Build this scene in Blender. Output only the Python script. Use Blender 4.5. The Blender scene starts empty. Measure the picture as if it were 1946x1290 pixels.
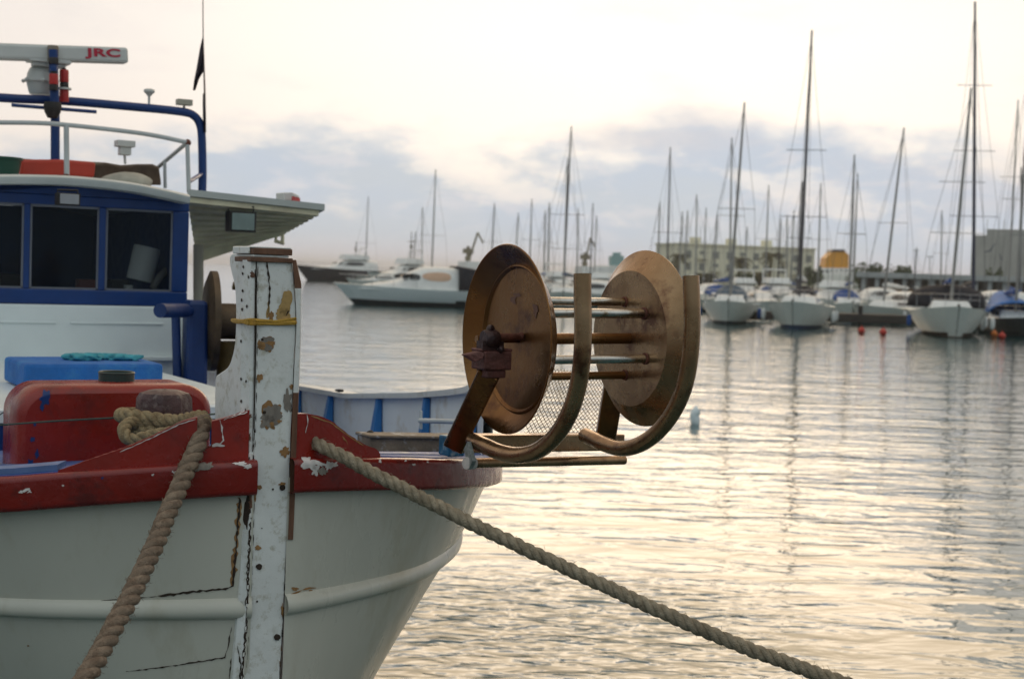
import bpy, math, random
import numpy as np
from mathutils import Vector, Matrix
from mathutils.bvhtree import BVHTree
from math import radians as R, sin, cos, pi, tan, sqrt
random.seed(7)
sc = bpy.context.scene
# ------------------------------------------------------------------ camera
W, H, FOC = 1946.0, 1290.0, 50.0/36.0*1946.0
CAMZ = 2.3; PITCH = R(2.65); ROLL = R(2.0)
_f = Vector((0, cos(PITCH), -sin(PITCH))); _r = Vector((1, 0, 0)); _u = Vector((0, sin(PITCH), cos(PITCH)))
RT = _r*cos(ROLL) + _u*sin(ROLL); UP = _u*cos(ROLL) - _r*sin(ROLL); FW = _f
CAM = Vector((0, 0, CAMZ))
cd = bpy.data.cameras.new('camera'); cam = bpy.data.objects.new('camera', cd); sc.collection.objects.link(cam)
M3 = Matrix((RT, UP, -FW)).transposed()
cam.matrix_world = Matrix.Translation(CAM) @ M3.to_4x4()
cd.lens = 50; cd.sensor_width = 36; cd.clip_start = 0.1; cd.clip_end = 9000
cd.dof.use_dof = True; cd.dof.focus_distance = 3.72; cd.dof.aperture_fstop = 5.6
sc.camera = cam
# ------------------------------------------------------------------ world and sun
SUN_AZ = R(6.0); SUN_EL = R(21.0)
sc.view_settings.view_transform = 'Standard'; sc.view_settings.look = 'None'
sc.view_settings.exposure = 0.0; sc.view_settings.gamma = 1.0
SUNDIR = Vector((sin(SUN_AZ)*cos(SUN_EL), cos(SUN_AZ)*cos(SUN_EL), sin(SUN_EL)))
ld = bpy.data.lights.new('sun', 'SUN'); ld.energy = 0.5; ld.angle = R(30); ld.color = (1.0, 0.74, 0.47)
sun = bpy.data.objects.new('sun', ld); sc.collection.objects.link(sun)
sun.rotation_euler = SUNDIR.to_track_quat('Z', 'Y').to_euler()
wd = bpy.data.worlds.new('World'); sc.world = wd; wd.use_nodes = True
def world():
    nt = wd.node_tree; N = nt.nodes; L = nt.links; N.clear()
    out = N.new('ShaderNodeOutputWorld'); bg = N.new('ShaderNodeBackground'); L.new(bg.outputs[0], out.inputs[0])
    tc = N.new('ShaderNodeTexCoord')
    def math_(op, a, b=None, c=None, clamp=False):
        n = N.new('ShaderNodeMath'); n.operation = op; n.use_clamp = clamp
        for i, v in enumerate((a, b, c)):
            if v is None: continue
            if isinstance(v, (int, float)): n.inputs[i].default_value = v
            else: L.new(v, n.inputs[i])
        return n.outputs[0]
    def mix(f, a, b, bt='MIX'):
        n = N.new('ShaderNodeMix'); n.data_type = 'RGBA'; n.blend_type = bt
        for s, v in ((n.inputs[0], f), (n.inputs[6], a), (n.inputs[7], b)):
            if isinstance(v, (int, float)): s.default_value = v
            elif isinstance(v, tuple): s.default_value = v + (1,)
            else: L.new(v, s)
        return n.outputs[2]
    def maprange(v, a, b, c=0.0, d=1.0, smooth=True):
        n = N.new('ShaderNodeMapRange'); n.interpolation_type = 'SMOOTHSTEP' if smooth else 'LINEAR'
        L.new(v, n.inputs[0])
        for i, q in enumerate((a, b, c, d)): n.inputs[i+1].default_value = q
        return n.outputs[0]
    sep = N.new('ShaderNodeSeparateXYZ'); L.new(tc.outputs['Generated'], sep.inputs[0])
    z = sep.outputs[2]
    dot = N.new('ShaderNodeVectorMath'); dot.operation = 'DOT_PRODUCT'
    L.new(tc.outputs['Generated'], dot.inputs[0]); dot.inputs[1].default_value = SUNDIR
    dp = dot.outputs['Value']
    sky = N.new('ShaderNodeTexSky'); sky.sky_type = 'NISHITA'; sky.sun_disc = False
    sky.sun_elevation = SUN_EL; sky.sun_rotation = SUN_AZ; sky.air_density = 1.5; sky.dust_density = 2.0
    skyc = mix(1.0, sky.outputs[0], (0.10, 0.10, 0.10), 'MULTIPLY')
    # bright thin high cloud round the low sun, dimmer and bluer away from it
    glow = maprange(dp, 0.88, 0.998)
    side = maprange(dp, -0.2, 0.93)
    back = mix(maprange(z, 0.02, 0.75), (0.25, 0.305, 0.345), (0.80, 0.87, 0.88))
    high = mix(side, back, (0.93, 0.855, 0.81))
    high = mix(glow, high, (1.13, 1.08, 1.01))
    upz = maprange(z, 0.15, 0.36); high = mix(math_('MULTIPLY', upz, side), high, mix(1.0, high, (0.74, 0.63, 0.49), 'MULTIPLY'))
    veil = mix(0.93, skyc, high)
    # cloud noise
    def noise(scale, stretch, det=6, off=(0, 0, 0), dist=0.0):
        mp = N.new('ShaderNodeMapping'); L.new(tc.outputs['Generated'], mp.inputs[0])
        mp.inputs['Scale'].default_value = (1, 1, stretch); mp.inputs['Location'].default_value = off
        n = N.new('ShaderNodeTexNoise'); L.new(mp.outputs[0], n.inputs['Vector'])
        n.inputs['Scale'].default_value = scale; n.inputs['Detail'].default_value = det
        n.inputs['Distortion'].default_value = dist; n.inputs['Roughness'].default_value = 0.55
        return n.outputs[0]
    n1 = noise(5.0, 1.8, 7, (3.1, 0, 0.35)); n2 = noise(13.0, 2.6, 6, (0.3, 1.2, 0)); n3 = noise(5, 3.5, 5, (7, 2, 1), 0.3)
    # low bank: top near 5.5 degrees, broken by noise
    top = math_('MULTIPLY_ADD', n1, 0.13, 0.008)
    top = math_('MULTIPLY_ADD', n2, 0.05, top)
    d = math_('SUBTRACT', top, z)
    bank = maprange(d, -0.010, 0.024)
    holes = maprange(n2, 0.36, 0.50)
    low = maprange(z, 0.012, 0.050)
    inner = math_('SUBTRACT', 1.0, math_('MULTIPLY', math_('SUBTRACT', 1.0, holes), math_('MULTIPLY', low, 0.42)))
    bankm = math_('MULTIPLY', math_('MULTIPLY', bank, inner), 0.95)
    ccol = mix(side, (0.20, 0.25, 0.29), (0.585, 0.64, 0.70))
    hz = maprange(z, 0.0, 0.028)
    ccol2 = mix(hz, mix(side, (0.20, 0.25, 0.29), (0.72, 0.69, 0.735)), ccol)
    ccol2 = mix(maprange(n3, 0.35, 0.65), ccol2, mix(1.0, ccol2, (0.93, 0.98, 1.06), 'MULTIPLY'))
    n4 = noise(22.0, 3.2, 7, (2.2, 0.4, 5), 0.4)
    ccol2 = mix(math_('MULTIPLY', maprange(n4, 0.48, 0.66), math_('MULTIPLY', low, 0.5)), ccol2, mix(side, (0.36, 0.40, 0.43), (0.80, 0.77, 0.79)))
    col = mix(bankm, veil, ccol2)
    # wisps higher up
    w = maprange(n3, 0.52, 0.75); col = mix(math_('MULTIPLY', w, 0.5), col, mix(side, (0.34, 0.39, 0.42), (0.74, 0.70, 0.70)))
    L.new(col, bg.inputs[0]); bg.inputs[1].default_value = 1.0
world()
# ------------------------------------------------------------------ picture geometry helpers
def ray(px, py): return (FW + RT*((px-W/2)/FOC) + UP*((H/2-py)/FOC))
def P(px, py, d): return CAM + ray(px, py)*d                     # point seen at a pixel, d metres deep
def proj(v):
    q = Vector(v)-CAM; d = q.dot(FW); return (W/2 + q.dot(RT)/d*FOC, H/2 - q.dot(UP)/d*FOC)
def onplane(px, py, p0, n):
    r = ray(px, py); return CAM + r*((p0-CAM).dot(n)/r.dot(n))
def onZ(px, py, z): return onplane(px, py, Vector((0, 0, z)), Vector((0, 0, 1)))
def zfor(x, y, py):
    lo, hi = -30.0, 80.0
    for _ in range(50):
        m = (lo+hi)/2
        if proj((x, y, m))[1] > py: lo = m
        else: hi = m
    return (lo+hi)/2
PHI = R(30); AFT = Vector((-sin(PHI), cos(PHI), 0)); LAT = Vector((cos(PHI), sin(PHI), 0))
S0 = P(517, 860, 3.6); S0.z = 0
def Bt(t, b, z): return S0 + AFT*t + LAT*b + Vector((0, 0, z))    # boat coordinates: metres aft of the stem, to its port side, above the water
def T(px, py, t): return onplane(px, py, S0+AFT*t, AFT)
def Bp(px, py, b): return onplane(px, py, S0+LAT*b, LAT)
def tb(v): q = Vector(v)-S0; return q.dot(AFT), q.dot(LAT)
# ------------------------------------------------------------------ mesh helper
def catmull(pts, n=8):
    p = [Vector(q) for q in pts]; p = [p[0]*2-p[1]] + p + [p[-1]*2-p[-2]]; out = []
    for i in range(1, len(p)-2):
        for k in range(n):
            t = k/n; a, b, c, d = p[i-1], p[i], p[i+1], p[i+2]
            out.append(0.5*((2*b) + (c-a)*t + (2*a-5*b+4*c-d)*t*t + (3*b-a-3*c+d)*t*t*t))
    out.append(p[-2].copy()); return out
OBJS = []
class MB:
    def __init__(s): s.v = []; s.f = []; s.m = []; s.slot = 0
    def add(s, vs, fs):
        o = len(s.v); s.v += [Vector(q) for q in vs]; s.f += [tuple(i+o for i in f) for f in fs]; s.m += [s.slot]*len(fs); return s
    def hexa(s, a):                                               # eight corners: bottom ring then top ring
        return s.add(a, [(3, 2, 1, 0), (4, 5, 6, 7), (0, 1, 5, 4), (1, 2, 6, 5), (2, 3, 7, 6), (3, 0, 4, 7)])
    def box(s, c, sz, X=Vector((1, 0, 0)), Y=Vector((0, 1, 0)), Z=Vector((0, 0, 1))):
        c = Vector(c); x, y, z = X*sz[0]/2, Y*sz[1]/2, Z*sz[2]/2
        return s.hexa([c-x-y-z, c+x-y-z, c+x+y-z, c-x+y-z, c-x-y+z, c+x-y+z, c+x+y+z, c-x+y+z])
    def bbox(s, t0, t1, b0, b1, z0, z1):                          # box in boat coordinates
        return s.hexa([Bt(t0, b0, z0), Bt(t0, b1, z0), Bt(t1, b1, z0), Bt(t1, b0, z0), Bt(t0, b0, z1), Bt(t0, b1, z1), Bt(t1, b1, z1), Bt(t1, b0, z1)])
    def prism(s, poly, d):                                        # flat polygon given thickness vector d
        n = len(poly); p = [Vector(q) for q in poly]; d = Vector(d)
        s.add(p + [q+d for q in p], [tuple(range(n)), tuple(range(2*n-1, n-1, -1))] + [(i, i+n, (i+1) % n+n, (i+1) % n) for i in range(n)]); return s
    def tube(s, pts, r, n=10, sq=False, up=None):
        pts = [Vector(p) for p in pts]; k = len(pts); rs = r if isinstance(r, (list, tuple)) else [r]*k
        prev = None; vs = []
        for i, p in enumerate(pts):
            t = (pts[min(i+1, k-1)]-pts[max(i-1, 0)]).normalized()
            if prev is None:
                a = Vector(up) if up is not None else (Vector((0, 0, 1)) if abs(t.z) < .9 else Vector((1, 0, 0)))
                x = a.cross(t).normalized()
            else: x = (prev - t*prev.dot(t)).normalized()
            prev = x; y = t.cross(x)
            for j in range(n):
                a = 2*pi*j/n + (pi/4 if sq else 0); vs.append(p + (x*cos(a)+y*sin(a))*rs[i]*(1.4142 if sq else 1))
        fs = [(i*n+j, i*n+(j+1) % n, (i+1)*n+(j+1) % n, (i+1)*n+j) for i in range(k-1) for j in range(n)]
        fs += [tuple(range(n-1, -1, -1)), tuple(range((k-1)*n, k*n))]
        return s.add(vs, fs)
    def lathe(s, prof, o, ax, n=32):                              # prof: (radius, distance along the axis)
        ax = Vector(ax).normalized(); a = Vector((0, 0, 1)) if abs(ax.z) < .9 else Vector((1, 0, 0))
        x = a.cross(ax).normalized(); y = ax.cross(x); o = Vector(o); vs = []
        for r, h in prof:
            for j in range(n): q = 2*pi*j/n; vs.append(o + ax*h + (x*cos(q)+y*sin(q))*max(r, 1e-4))
        k = len(prof)
        fs = [(i*n+j, i*n+(j+1) % n, (i+1)*n+(j+1) % n, (i+1)*n+j) for i in range(k-1) for j in range(n)]
        return s.add(vs, fs)
    def grid(s, rows):
        m = len(rows[0]); vs = [p for r in rows for p in r]
        return s.add(vs, [(i*m+j, i*m+j+1, (i+1)*m+j+1, (i+1)*m+j) for i in range(len(rows)-1) for j in range(m-1)])
    def blob(s, c, r, seed=0, n=12, amp=.15, sz=(1, 1, 1)):
        rnd = random.Random(seed); ph = [rnd.uniform(0, 6.3) for _ in range(6)]; rows = []
        for i in range(n+1):
            th = pi*i/n; row = []
            for j in range(2*n+1):
                a = 2*pi*(j % (2*n))/(2*n)
                k = 1+amp*(sin(3*a+ph[0])*sin(2*th+ph[1])+.6*sin(5*a+ph[2])*sin(4*th+ph[3]))*sin(th)
                row.append(Vector(c)+Vector((sin(th)*cos(a)*sz[0], sin(th)*sin(a)*sz[1], cos(th)*sz[2]))*r*k)
            rows.append(row)
        return s.grid(rows)
    def bvh(s): return BVHTree.FromPolygons([tuple(v) for v in s.v], s.f)
    def build(s, name, mats, parent=None, smooth=False, bevel=0, angle=40, solid=0, merge=False, subsurf=0, origin=None):
        me = bpy.data.meshes.new(name)
        if parent is not None: o0 = ORG[parent.name]
        elif origin is not None: o0 = Vector(origin)
        else:
            xs = [v.x for v in s.v]; ys = [v.y for v in s.v]; zs = [v.z for v in s.v]
            o0 = Vector(((min(xs)+max(xs))/2, (min(ys)+max(ys))/2, min(zs)))
        me.from_pydata([tuple(v-o0) for v in s.v], [], s.f)
        if not isinstance(mats, (list, tuple)): mats = [mats]
        for m in mats: me.materials.append(m)
        if len(mats) > 1: me.polygons.foreach_set('material_index', s.m)
        if smooth: me.polygons.foreach_set('use_smooth', [True]*len(me.polygons))
        me.update()
        if smooth and angle < 180:
            try: me.set_sharp_from_angle(angle=R(angle))
            except Exception: pass
        o = bpy.data.objects.new(name, me); sc.collection.objects.link(o)
        if parent is None: o.location = o0; ORG[o.name] = o0
        else: o.parent = parent; ORG[o.name] = o0
        if merge:
            w = o.modifiers.new('weld', 'WELD'); w.merge_threshold = 0.0004
        if solid: q = o.modifiers.new('solid', 'SOLIDIFY'); q.thickness = solid; q.offset = 0
        if bevel:
            q = o.modifiers.new('bevel', 'BEVEL'); q.width = bevel; q.segments = 2; q.limit_method = 'ANGLE'; q.angle_limit = R(35)
        if subsurf: q = o.modifiers.new('sub', 'SUBSURF'); q.levels = subsurf; q.render_levels = subsurf
        return o
ORG = {}
def tag(o, label, cat, group=None, kind=None):
    if label: o['label'] = label
    if cat: o['category'] = cat
    if group: o['group'] = group
    if kind: o['kind'] = kind
    return o
def empty(name, loc, label=None, cat=None, group=None):
    o = bpy.data.objects.new(name, None); sc.collection.objects.link(o); o.location = loc; ORG[o.name] = Vector(loc)
    o.empty_display_size = 0.3
    return tag(o, label, cat, group)
# ------------------------------------------------------------------ materials
MATS = {}
def mat(name, col, rough=.5, metal=0, var=.12, scale=6, bump=.0, bscale=40, col2=None, spec=.5, thr=(.4, .62), detail=6, stretch=None, grime=None, gscale=3, coat=0, rvar=.1):
    if name in MATS: return MATS[name]
    m = bpy.data.materials.new(name); m.use_nodes = True; nt = m.node_tree; N = nt.nodes; L = nt.links
    b = N['Principled BSDF']; tc = N.new('ShaderNodeTexCoord'); src = tc.outputs['Object']
    if stretch:
        mp = N.new('ShaderNodeMapping'); L.new(src, mp.inputs[0]); mp.inputs['Scale'].default_value = stretch; src = mp.outputs[0]
    def noise(s, d=detail, r=.6):
        n = N.new('ShaderNodeTexNoise'); L.new(src, n.inputs['Vector']); n.inputs['Scale'].default_value = s
        n.inputs['Detail'].default_value = d; n.inputs['Roughness'].default_value = r; return n
    def ramp(n, a, bb):
        r = N.new('ShaderNodeMapRange'); L.new(n.outputs[0], r.inputs[0]); r.inputs[1].default_value = a; r.inputs[2].default_value = bb; return r.outputs[0]
    def mix(f, a, c):
        q = N.new('ShaderNodeMix'); q.data_type = 'RGBA'; L.new(f, q.inputs[0]) if not isinstance(f, float) else None
        for s, v in ((q.inputs[6], a), (q.inputs[7], c)):
            if isinstance(v, tuple): s.default_value = v[:3]+(1,)
            else: L.new(v, s)
        return q.outputs[2]
    lo = tuple(c*(1-var) for c in col); hi = tuple(min(1, c*(1+var)) for c in col)
    c = mix(ramp(noise(scale), .3, .7), lo, hi)
    if col2: c = mix(ramp(noise(scale*1.7), *thr), c, tuple(col2))
    if grime: c = mix(ramp(noise(gscale, 8, .7), .53, .66), c, tuple(grime))
    L.new(c, b.inputs['Base Color'])
    L.new(ramp(noise(scale*2.3), .3, .7), (rr := N.new('ShaderNodeMapRange')).inputs[0])
    rr.inputs[3].default_value = max(.03, rough-rvar); rr.inputs[4].default_value = min(1, rough+rvar); L.new(rr.outputs[0], b.inputs['Roughness'])
    b.inputs['Metallic'].default_value = metal; b.inputs['Specular IOR Level'].default_value = spec
    if coat: b.inputs['Coat Weight'].default_value = coat
    if bump:
        n = noise(bscale, 4); q = N.new('ShaderNodeBump'); q.inputs['Strength'].default_value = bump; q.inputs['Distance'].default_value = .01
        L.new(n.outputs[0], q.inputs['Height']); L.new(q.outputs[0], b.inputs['Normal'])
    MATS[name] = m; return m
white_paint = mat('white_paint', (.62, .64, .62), .38, var=.07, scale=5, bump=.12, bscale=14, grime=(.42, .41, .36), gscale=5)
hull_paint = mat('hull_paint', (.57, .56, .48), .32, var=.06, scale=2.5, bump=.25, bscale=5, grime=(.49, .465, .37), gscale=3.5, stretch=(1, 1, .4))
post_paint = mat('post_paint', (.76, .77, .74), .42, var=.06, scale=9, bump=.22, bscale=22, col2=(.55, .55, .49), thr=(.58, .75), grime=(.52, .50, .42), gscale=30)
bare_wood = mat('bare_wood', (.23, .20, .17), .8, var=.2, scale=30, bump=.4, bscale=120, stretch=(1, 1, .25))
brown_wood = mat('brown_wood', (.14, .065, .035), .65, var=.35, scale=30, bump=.4, bscale=90, stretch=(1, 1, .2))
rust_stain = mat('rust_stain', (.30, .16, .06), .75, var=.3, scale=60)
ochre = mat('ochre', (.42, .27, .10), .7, var=.2, scale=60)
crack = mat('crack', (.035, .022, .014), .9, var=.4, scale=80)
red_paint = mat('red_paint', (.26, .017, .009), .28, var=.14, scale=7, bump=.15, bscale=22, grime=(.16, .018, .013), gscale=6)
rail_paint = mat('rail_paint', (.20, .014, .010), .25, var=.15, scale=9, bump=.25, bscale=20, grime=(.10, .015, .014), gscale=9)
primer = mat('primer', (.62, .58, .55), .6, var=.2, scale=50)
blue_paint = mat('blue_paint', (.003, .036, .165), .38, var=.15, scale=8, bump=.1, bscale=20)
blue_dark = mat('blue_dark', (.003, .028, .13), .45, var=.2, scale=8)
blue_bright = mat('blue_bright', (.02, .16, .42), .5, var=.12, scale=8, bump=.1, bscale=30)
deck_blue = mat('deck_blue', (.012, .07, .27), .5, var=.2, scale=9, bump=.2, bscale=30, grime=(.25, .27, .27), gscale=14)
cabin_white = mat('cabin_white', (.70, .76, .76), .4, var=.05, scale=4, bump=.05, bscale=10)
bronze = mat('bronze', (.235, .112, .036), .30, metal=.78, var=.16, scale=4, bump=.10, bscale=50, col2=(.185, .080, .024), thr=(.42, .8), rvar=.08, grime=(.10, .040, .020), gscale=6)
bronze_pale = mat('bronze_pale', (.36, .225, .12), .27, metal=.78, var=.14, scale=6, bump=.08, bscale=50, col2=(.25, .145, .070), thr=(.45, .8), grime=(.14, .065, .035), gscale=8)
chrome = mat('chrome', (.55, .52, .47), .2, metal=1, var=.15, scale=20, grime=(.30, .20, .10), gscale=16)
rust = mat('rust', (.16, .055, .035), .75, var=.4, scale=30, bump=.5, bscale=70)
dark_metal = mat('dark_metal', (.035, .03, .028), .5, metal=.3, var=.3, scale=10)
steel = mat('steel', (.45, .46, .46), .35, metal=.6, var=.1)
plastic_white = mat('plastic_white', (.62, .63, .60), .4, var=.06)
red_lens = mat('red_lens', (.45, .02, .015), .25, var=.1)
black_cloth = mat('black_cloth', (.035, .028, .040), .85, var=.3, scale=15)
def rope_mat(name, a, b_):
    m = mat(name, a, .9, grime=tuple(c*.55 for c in b_), gscale=4.5, var=.3, scale=35, col2=b_, thr=(.45, .7), bump=.9, bscale=260, spec=.2, stretch=(1, 1, 1)); return m
rope_tan = rope_mat('rope_tan', (.42, .35, .25), (.30, .24, .16))
rope_brown = rope_mat('rope_brown', (.31, .235, .17), (.21, .145, .10))
rope_pale = rope_mat('rope_pale', (.40, .31, .18), (.26, .18, .10))
def glass(name, tint=(.02, .025, .03)):
    m = bpy.data.materials.new(name); m.use_nodes = True; nt = m.node_tree; N = nt.nodes; L = nt.links
    b = N['Principled BSDF']; b.inputs['Base Color'].default_value = tint+(1,); b.inputs['Roughness'].default_value = .05
    tr = N.new('ShaderNodeBsdfTransparent'); tr.inputs[0].default_value = (.93, .95, .95, 1); mx = N.new('ShaderNodeMixShader'); mx.inputs[0].default_value = .22
    L.new(tr.outputs[0], mx.inputs[1]); L.new(b.outputs[0], mx.inputs[2]); L.new(mx.outputs[0], N['Material Output'].inputs[0]); MATS[name] = m; return m
cab_glass = glass('cab_glass')
# ------------------------------------------------------------------ water, sea bed and far land
def water():
    m = bpy.data.materials.new('sea_water'); m.use_nodes = True; nt = m.node_tree; N = nt.nodes; L = nt.links
    b = N['Principled BSDF']; b.inputs['Base Color'].default_value = (.012, .060, .066, 1); b.inputs['Roughness'].default_value = .035
    b.inputs['IOR'].default_value = 1.42
    geo = N.new('ShaderNodeNewGeometry')
    def noise(sx, sy, rot, det, rough=.5, dist=0):
        mp = N.new('ShaderNodeMapping'); L.new(geo.outputs['Position'], mp.inputs[0]); mp.inputs['Scale'].default_value = (sx, sy, 1)
        mp.inputs['Rotation'].default_value = (0, 0, rot)
        n = N.new('ShaderNodeTexNoise'); L.new(mp.outputs[0], n.inputs['Vector']); n.inputs['Scale'].default_value = 1
        n.inputs['Detail'].default_value = det; n.inputs['Roughness'].default_value = rough; n.inputs['Distortion'].default_value = dist
        return n.outputs[0]
    def mth(op, a, c):
        n = N.new('ShaderNodeMath'); n.operation = op
        for i, v in enumerate((a, c)):
            if isinstance(v, (int, float)): n.inputs[i].default_value = v
            else: L.new(v, n.inputs[i])
        return n.outputs[0]
    big = noise(.35, 1.0, .12, 2); mid = noise(1.35, 2.9, -.18, 3, .45, .7); fine = noise(3.2, 6.5, .25, 2, .5, .5)
    patch = noise(.16, .30, .3, 2)
    mr = N.new('ShaderNodeMapRange'); L.new(patch, mr.inputs[0]); mr.inputs[1].default_value = .50; mr.inputs[2].default_value = .66; mr.inputs[3].default_value = .03; mr.inputs[4].default_value = .45
    ds = N.new('ShaderNodeVectorMath'); ds.operation = 'DISTANCE'; L.new(geo.outputs['Position'], ds.inputs[0]); ds.inputs[1].default_value = (.35, 9.2, 0)
    cat = N.new('ShaderNodeMapRange'); cat.interpolation_type = 'SMOOTHSTEP'; L.new(mth('ADD', ds.outputs['Value'], mth('MULTIPLY', patch, 3.0)), cat.inputs[0]); cat.inputs[1].default_value = 2.0; cat.inputs[2].default_value = 4.0; cat.inputs[3].default_value = 2.6; cat.inputs[4].default_value = 0
    gust = mth('ADD', mr.outputs[0], cat.outputs[0])
    h = mth('ADD', mth('ADD', mth('MULTIPLY', big, .036), mth('MULTIPLY', mid, .024)), mth('MULTIPLY', mth('MULTIPLY', fine, gust), .016))
    q = N.new('ShaderNodeBump'); q.inputs['Strength'].default_value = 1; q.inputs['Distance'].default_value = 1.0
    L.new(h, q.inputs['Height']); L.new(q.outputs[0], b.inputs['Normal'])
    mb = MB(); S = 6000
    mb.add([(-S, -60, 0), (S, -60, 0), (S, 7000, 0), (-S, 7000, 0)], [(0, 1, 2, 3)])
    tag(mb.build('sea', m, origin=(0, 0, 0)), None, None, kind='structure')
water()
quay_conc = mat('quay_concrete', (.13, .125, .115), .85, var=.2, scale=.5)
mb = MB(); mb.box((0, -3.2, .2), (30, 5.0, 1.2)); tag(mb.build('quay', quay_conc, bevel=.03), None, None, kind='structure')
hillm = mat('hazed_hill', (.42, .45, .52), .9, var=.1, scale=.002)  # lilac of the distant haze is put into the hill colour
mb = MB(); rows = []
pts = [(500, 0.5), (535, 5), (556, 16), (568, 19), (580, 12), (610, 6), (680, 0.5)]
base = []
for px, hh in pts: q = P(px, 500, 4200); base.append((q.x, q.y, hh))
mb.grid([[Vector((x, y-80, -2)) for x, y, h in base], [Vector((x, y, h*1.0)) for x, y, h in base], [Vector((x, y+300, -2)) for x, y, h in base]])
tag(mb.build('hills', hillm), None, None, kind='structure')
# ------------------------------------------------------------------ the blue and white fishing boat
boat = empty('fishing_boat', Bt(3, 0, 0), 'white wooden fishing boat with dark red rail, tall stem post and blue wheelhouse', 'fishing boat')
CZ = CAMZ
lv_h = [.47, .86, 1.33, 1.8, 2.3, 2.75]            # below the eye
tt = [0, .02, .06, .12, .2, .35, .5, .7, 1.0, 1.6, 2.5, 4.0, 6.0, 8.0, 9.5]
lv_b = [[.045, .16, .30, .45, .60, .77, .90, 1.06, 1.22, 1.44, 1.60, 1.72, 1.66, 1.35, .9],
        [.045, .11, .20, .32, .46, .64, .77, .93, 1.12, 1.43, 1.60, 1.72, 1.66, 1.34, .88],
        [.045, .07, .12, .18, .26, .39, .50, .61, .74, .96, 1.20, 1.45, 1.45, 1.05, .6],
        [.045, .05, .07, .10, .14, .22, .29, .38, .50, .74, 1.00, 1.30, 1.3, .85, .4],
        [.04, .045, .05, .06, .08, .11, .15, .21, .31, .52, .82, 1.15, 1.1, .6, .2],
        [.03, .03, .03, .04, .05, .06, .07, .09, .13, .25, .5, .8, .7, .3, .1]]
def sheer_h(t): return float(np.interp(t, [0, .2, .5, 1, 2, 3.5, 6, 9.5], [.488, .535, .585, .650, .70, .72, .66, .45]))   # rail top below the eye
RAILH = .088
def hb(t, h):
    """half breadth of the hull at t metres aft, h below the eye"""
    bs = [float(np.interp(sqrt(max(t, 0)), [sqrt(q) for q in tt], r)) for r in lv_b]
    i = 0
    x = [sheer_h(t)+.0] + lv_h[1:]
    return float(np.interp(h, x, bs)) if h < x[1] else float(cub(h, x, bs))
def cub(h, xs, ys):
    for i in range(1, len(xs)-1):
        if h <= xs[i+1]: break
    i = min(i, len(xs)-2)
    x0, x1 = xs[i], xs[i+1]; y0, y1 = ys[i], ys[i+1]
    s0 = (ys[i+1]-ys[i-1])/(xs[i+1]-xs[i-1]); s1 = (ys[i+2]-ys[i])/(xs[i+2]-xs[i]) if i+2 < len(xs) else (y1-y0)/(x1-x0)
    u = min(1, max(0, (h-x0)/(x1-x0))); d = x1-x0
    return (2*u**3-3*u**2+1)*y0 + (u**3-2*u**2+u)*d*s0 + (-2*u**3+3*u**2)*y1 + (u**3-u**2)*d*s1
tsamp = [9.5*((i/150)**2) for i in range(151)]
def sm_hb(t, h):                                       # a little smoothing along the length
    k = min(.5*t, .25)*1.0; return (hb(max(0, t-k*.5), h)+hb(t, h)+hb(t+k*.5, h)+hb(t+k*.25, h)+hb(max(0, t-k*.25), h))/5
GB = [sm_hb(t, sheer_h(t)) for t in tsamp]
def gun(t, side, off=0):                               # outer edge of the hull at deck level
    b = float(np.interp(t, tsamp, GB)); t2 = t+.01; b2 = float(np.interp(t2, tsamp, GB)); n = Vector((-(b2-b), .01)).normalized()  # (t, b) outward
    return t+n.x*off, side*(b+n.y*off)
hull = MB()
for side in (-1, 1):
    rows = []
    for t in tsamp:
        h0 = sheer_h(t)+.05; row = []
        for k in range(40):
            h = h0 + (2.75-h0)*(k/39)
            tz = t + .10*max(0, h-.9)**2
            row.append(Bt(tz, side*sm_hb(t, h), CZ-h))
        rows.append(row)
    hull.grid(rows if side > 0 else [list(reversed(r)) for r in rows])
# transom closing
hullv = hull.bvh()
def decal(mb, bvh, px, py, rx, ry, seed, slot, rot=0, rough=.35, lift=.0016, rings=4, n=26):
    """a flake of bare or stained surface lying on the thing under that point"""
    rnd = random.Random(seed); ks = [1+rough*rnd.uniform(-1, 1) for _ in range(n)]
    ks = [(ks[i-1]+2*ks[i]+ks[(i+1) % n])/4 for i in range(n)]
    vs = []; ok = True
    for i in range(rings+1):
        for j in range(n):
            a = 2*pi*j/n; rr = i/rings*ks[j]; x = rx*rr*cos(a); y = ry*rr*sin(a)
            X = px + x*cos(rot)-y*sin(rot); Y = py + x*sin(rot)+y*cos(rot); d = ray(X, Y).normalized()
            hit = bvh.ray_cast(CAM, d)
            if hit[0] is None: return
            nn = hit[1] if hit[1].dot(d) < 0 else -hit[1]
            vs.append(hit[0] + nn*lift)
    dd = [(v-CAM).length for v in vs]
    if max(dd)-min(dd) > .25: return
    mb.slot = slot
    mb.add(vs, [(i*n+j, i*n+(j+1) % n, (i+1)*n+(j+1) % n, (i+1)*n+j) for i in range(rings) for j in range(n)]); mb.slot = 0
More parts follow.
